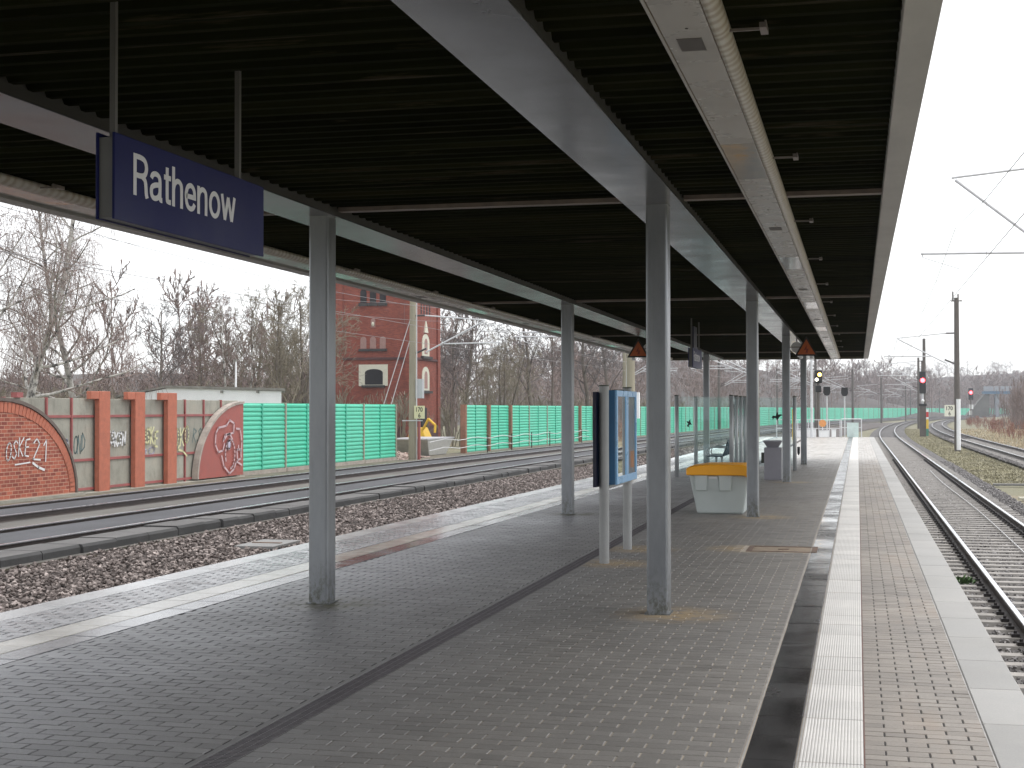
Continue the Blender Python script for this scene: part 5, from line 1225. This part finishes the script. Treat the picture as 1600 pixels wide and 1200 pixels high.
def plant(kind, x, y, s, label, rz=0, name='bare_tree', group='bare trees behind the left barrier', z=-1.1):
    t = thing(name, label, 'tree', (x, y, z), rz, group); t.scale = (s, s, s)
    link('trunk', KIN[kind][0], None, t); link('crown', KIN[kind][1], None, t); return t
def at_px(px_, Y):
    d = f_+r_*((px_-800)/2259.2); return d.x/d.y*Y
for (kind, px_, Y, s, lab, rz) in (
  ('birch', 40, 62, 1.0, 'large weeping birch with white trunk at the left edge', .4), ('birch', -70, 58, 1.05, 'weeping birch partly cut off by the left picture edge', 2.1), ('birch', 118, 70, .92, 'smaller drooping birch right of the large birch', 4.0),
  ('round', 258, 85, .92, 'round crowned bare tree above the white building', 0), ('slim', 316, 92, .90, 'slim bare tree second from the round crowned tree', 1), ('slimbirch', 357, 88, .98, 'leftmost of three thin white birch trunks', 2), ('slimbirch', 376, 92, 1.02, 'middle of three thin white birch trunks', 3.3), ('slimbirch', 388, 86, .86, 'rightmost of three thin white birch trunks', 5),
  ('multi', 405, 92, 1.1, 'olive multi stemmed tree right of the birches', .3), ('multi', 440, 90, 1.1, 'olive multi stemmed tree left of the nearest column', 2.2), ('multi', 470, 95, 1.2, 'olive multi stemmed tree behind the nearest left column', 4.1),
  ('oak', 726, 120, 1.02, 'dark bare tree just right of the brick tower', 1), ('multi', 790, 104, .85, 'low olive tree above the green barrier', 1.5), ('multi', 755, 112, .75, 'low olive shrub tree right of the brick tower', 3.5), ('oak', 838, 118, 1.05, 'dark bare tree with open crown above the right green barrier', 2.4), ('slim', 862, 125, 1.25, 'slim dark tree left of the second left column', .2), ('oak', 915, 135, 1.1, 'bare tree right of the second left column', 4.4), ('oak', 700, 135, 1.1, 'bare tree half hidden behind the brick tower', 5.2), ('oak', 960, 150, 1.1, 'bare tree behind the information board', 3)):
    plant(kind, at_px(px_, Y), Y, s, lab, rz, 'weeping_birch' if kind == 'birch' else 'bare_tree')
# far woods: one mass of bare trees and undergrowth
def low_tree(seed, H, r0, style, minr):
    S, _ = tree_segs(seed, H, r0, style); V, F = tubes(S, minr, 3); return V, F
LOW = [low_tree(100+i, 1, .0095, dict(kids=(12, 6, 6), ang=(44, 40, 38, 38), lr=(.36, .5, .55, .5), first=.25, wob=.12, nseg=(4, 3, 2, 1, 1), rr=.45), .0019) for i in range(4)]
BUSH = [low_tree(200+i, 1, .02, dict(stems=5, kids=(6, 5), ang=(30, 35, 38, 38), lr=(.5, .55, .55, .5), first=.15, wob=.16, nseg=(3, 2, 1, 1, 1), rr=.5), .006) for i in range(3)]
FAR = [low_tree(300+i, 1, .011, dict(kids=(10, 5, 3), ang=(44, 40, 38, 38), lr=(.36, .5, .55, .5), first=.2, wob=.12, nseg=(3, 2, 1, 1, 1), rr=.5), .004) for i in range(4)]
def woods(name, label, pts, kinds, mat, cat='woods'):
    Vs, Fs, o_ = [], [], 0
    for (x, y, z, h, w_) in pts:
        V, F = kinds[rng.integers(len(kinds))]; a = rng.random()*6.283; c, s = math.cos(a), math.sin(a)
        X = V[:, 0]*c-V[:, 1]*s; Yv = V[:, 0]*s+V[:, 1]*c
        Vs.append(np.stack([X*h*w_+x, Yv*h*w_+y, V[:, 2]*h+z], 1)); Fs.append(F+o_); o_ += len(V)
    ob = link(name, mesh_np(name, np.concatenate(Vs), np.concatenate(Fs)), mat); tag(ob, label, cat, kind='stuff'); return ob
P = []
for _ in range(235):       # left, behind wall and white building
    px_ = rng.uniform(-120, 720); Y = rng.uniform(100, 165) if px_ < 480 else rng.uniform(120, 175); P.append((at_px(px_, Y), Y, -1.2, rng.uniform(4.2, 6.6)*Y/125, 1.1))
woods('woodland', 'brown bare woodland behind the graffiti wall and tower', P, LOW, M['twig'])
P = []
for _ in range(150):
    Y = 110+270*rng.random()**1.3; d = rng.uniform(9, 60); x = FX(Y)-d; P.append((x, Y, -1.2, rng.uniform(8.5, 13.5), 1.0))
for _ in range(70):
    Y = rng.uniform(330, 640); d = rng.uniform(8, 90); x = FX(Y)-d; P.append((x, Y, -1.0, rng.uniform(13, 19), 1.2))
woods('woodland', 'grey brown bare woodland behind the right stretch of green barrier', P, LOW, M['twig'])
P = []
for _ in range(300):
    Y = rng.uniform(640, 900); x = at_px(rng.uniform(1290, 1700), Y); P.append((x, Y, -1, rng.uniform(13, 19), 1.5))
woods('woodland', 'hazy blue grey distant woods at the right horizon', P, FAR, M['twig'])
P = []
for _ in range(420):
    Y = 58+400*rng.random()**1.7; d = rng.uniform(5, 34)*(1+.2*(Y > 200)); x = (FX(Y) if Y > 52 else -23)-d
    if Y < 88 and x > -38: continue
    if 100 < Y < 114 and -42 < x < -30: continue
    if 70 < Y < 95 and x > -30: continue
    P.append((x, Y, -1.15, rng.uniform(1.8, 4.2), .8))
for _ in range(160):
    px_ = rng.uniform(-80, 520); Y = rng.uniform(92, 140); P.append((at_px(px_, Y), Y, -1.15, rng.uniform(2.5, 5), .8))
woods('undergrowth', 'dense bare undergrowth below the woods on the left', P, BUSH, M['twig_olive'], 'undergrowth')
P = []
M['shrub_red'] = simple('shrub_red_brown', (.26, .125, .09), .9, var=.25, nscale=.6)
for _ in range(300):
    Y = 120+190*rng.random()**1.2; x = 13.6+CR(Y)+rng.uniform(0, 1)**1.3*(4+Y*.10); P.append((x, Y, -1.15, rng.uniform(.6, 1.6), .9))
woods('shrubs', 'low red brown shrubs right of the siding', P, BUSH, M['shrub_red'], 'shrubs')
P = []
for _ in range(170):
    Y = rng.uniform(200, 300); x = at_px(rng.uniform(1584, 1760), Y); P.append((x, Y, -1.15, rng.uniform(3.5, 6.5), .55))
woods('thicket', 'tall purple brown thicket at the right picture edge', P, BUSH, M['twig'], 'thicket')
# hills under the woods
def hill(name, cx, cy, rx, ry, h, mat):
    n = 26; mb = MB()
    for j in range(n+1):
        for i in range(n+1):
            u, v = i/n*2-1, j/n*2-1; r = min(1, math.hypot(u, v)); mb.v.append((cx+u*rx, cy+v*ry, -1.3+h*(.5+.5*math.cos(math.pi*r))))
    for j in range(n):
        for i in range(n): a = j*(n+1)+i; mb.f.append((a, a+1, a+n+2, a+n+1))
    return tag(mb.build(name, mat, smooth=True), kind='structure')
M['hill'] = simple('wooded_slope', (.075, .062, .055), 1, var=.35, nscale=.12)
hill('hill', -70, 560, 120, 190, 22, M['hill']); hill('hill', 150, 980, 420, 150, 27, M['hill']); hill('hill', -170, 330, 130, 170, 12, M['hill'])
P = []
for _ in range(230):
    u, v = rng.uniform(-.85, .85, 2); r = math.hypot(u, v)
    if r > .95: continue
    P.append((-70+u*120, 560+v*190, -1.3+22*(.5+.5*math.cos(math.pi*r))-.3, rng.uniform(9, 14), 1.1))
woods('hill_woods', 'bare brown wooded hill beyond the platform end', P, FAR, M['twig'])
P = []
for _ in range(280):
    u, v = rng.uniform(-.6, .5), rng.uniform(-.5, .1); r = min(1, math.hypot(u, v)); P.append((150+u*420, 980+v*150, -1.6+27*(.5+.5*math.cos(math.pi*r)), rng.uniform(7, 12), 1.7))
woods('hill_woods', 'hazy wooded ridge along the far right horizon', P, FAR, M['twig'])
# grass and straw on the right verge
def grass(name, label, n, xf, c, h0, h1):
    u = rng.random(n); Y = 55+150*u**1.6; X = np.array([xf(y) for y in Y]); H_ = rng.uniform(h0, h1, n); a = rng.random(n)*6.283; wd = rng.uniform(.02, .06, n)
    dx, dy = np.cos(a)*wd, np.sin(a)*wd; lx, ly = rng.normal(0, .06, n), rng.normal(0, .06, n)
    V = np.stack([np.stack([X-dx, Y-dy, np.full(n, -1.13)], 1), np.stack([X+dx, Y+dy, np.full(n, -1.13)], 1), np.stack([X+lx, Y+ly, -1.13+H_], 1)], 1).reshape(-1, 3)
    F = np.arange(3*n).reshape(-1, 3); tag(link(name, mesh_np(name, V, F), simple('grass_'+name, c, .9, var=.4, nscale=.7)), label, 'grass', kind='stuff')
grass('grass', 'short green grass between platform track and siding', 26000, lambda y: 4.45+CR(y)+rng.random()*2.7, (.31, .285, .195), .03, .10)
grass('dry_grass', 'straw coloured dry grass right of the siding', 16000, lambda y: 10.35+CR(y)+rng.random()*(3+y*.05), (.46, .37, .25), .05, .22)
for i, (px_, py_, w_) in enumerate(((1560, 752, 1.6), (1582, 772, .9))):
    Y = 2.7*2259/(py_-639); x = at_px(px_, Y)+.6
    b = thing('wood_plank', ['grey plank lying in the grass at the right edge', 'pale board lying on the ballast edge at the right'][i], 'plank', (x, Y, -1.05)); MB().box(x-w_/2, Y-.12, -1.1, x+w_/2, Y+.12, -1.03).build('board', M['rim' if i == 0 else 'tower_cream'], b, bevel=.008); MB().box(x-w_/2+.1, Y-.13, -1.12, x-w_/2+.2, Y+.13, -1.1).build('batten', M['rim'], b)
def weeds(x, y, s, lab):
    t = thing('weed_tuft', lab, 'plant', (x, y, -1.0)); mb = MB(); rr = random.Random(5)
    for i in range(70):
        a = rr.random()*6.28; l = rr.uniform(.08, .22)*s; b = (x+rr.gauss(0, .06), y+rr.gauss(0, .06), -.97); d = (math.cos(a)*l*.8, math.sin(a)*l*.8, l*rr.uniform(.4, 1)); n = (-math.sin(a)*.022, math.cos(a)*.022, 0)
        p = (b[0]+d[0]*.5, b[1]+d[1]*.5, b[2]+d[2]*.7); mb.poly([b, (p[0]+n[0], p[1]+n[1], p[2]), (b[0]+d[0], b[1]+d[1], b[2]+d[2]), (p[0]-n[0], p[1]-n[1], p[2])])
    mb.build('leaves', simple('weed_green', (.06, .12, .035), .7), t, recalc=False); MB().cyl((x, y, -1.02), (x, y, -.9), .01, n=5).build('stem', M['twig_olive'], t)
weeds(1.5, 22.3, .75, 'small green weed growing beside the near rail')
# ------------------------------------------------------------------ haze
hz = MB().box(-420, -80, -3.0, 620, 1250, 60).build('haze', None); tag(hz, kind='stuff')
hm = bpy.data.materials.new('haze_air'); hm.use_nodes = True; t_ = hm.node_tree; t_.nodes.remove(t_.nodes['Principled BSDF'])
pv_ = t_.nodes.new('ShaderNodeVolumePrincipled'); pv_.inputs['Color'].default_value = (.82, .86, .92, 1); pv_.inputs['Density'].default_value = .00045; pv_.inputs['Anisotropy'].default_value = .2
t_.links.new(pv_.outputs[0], t_.nodes['Material Output'].inputs['Volume']); hz.data.materials.append(hm)
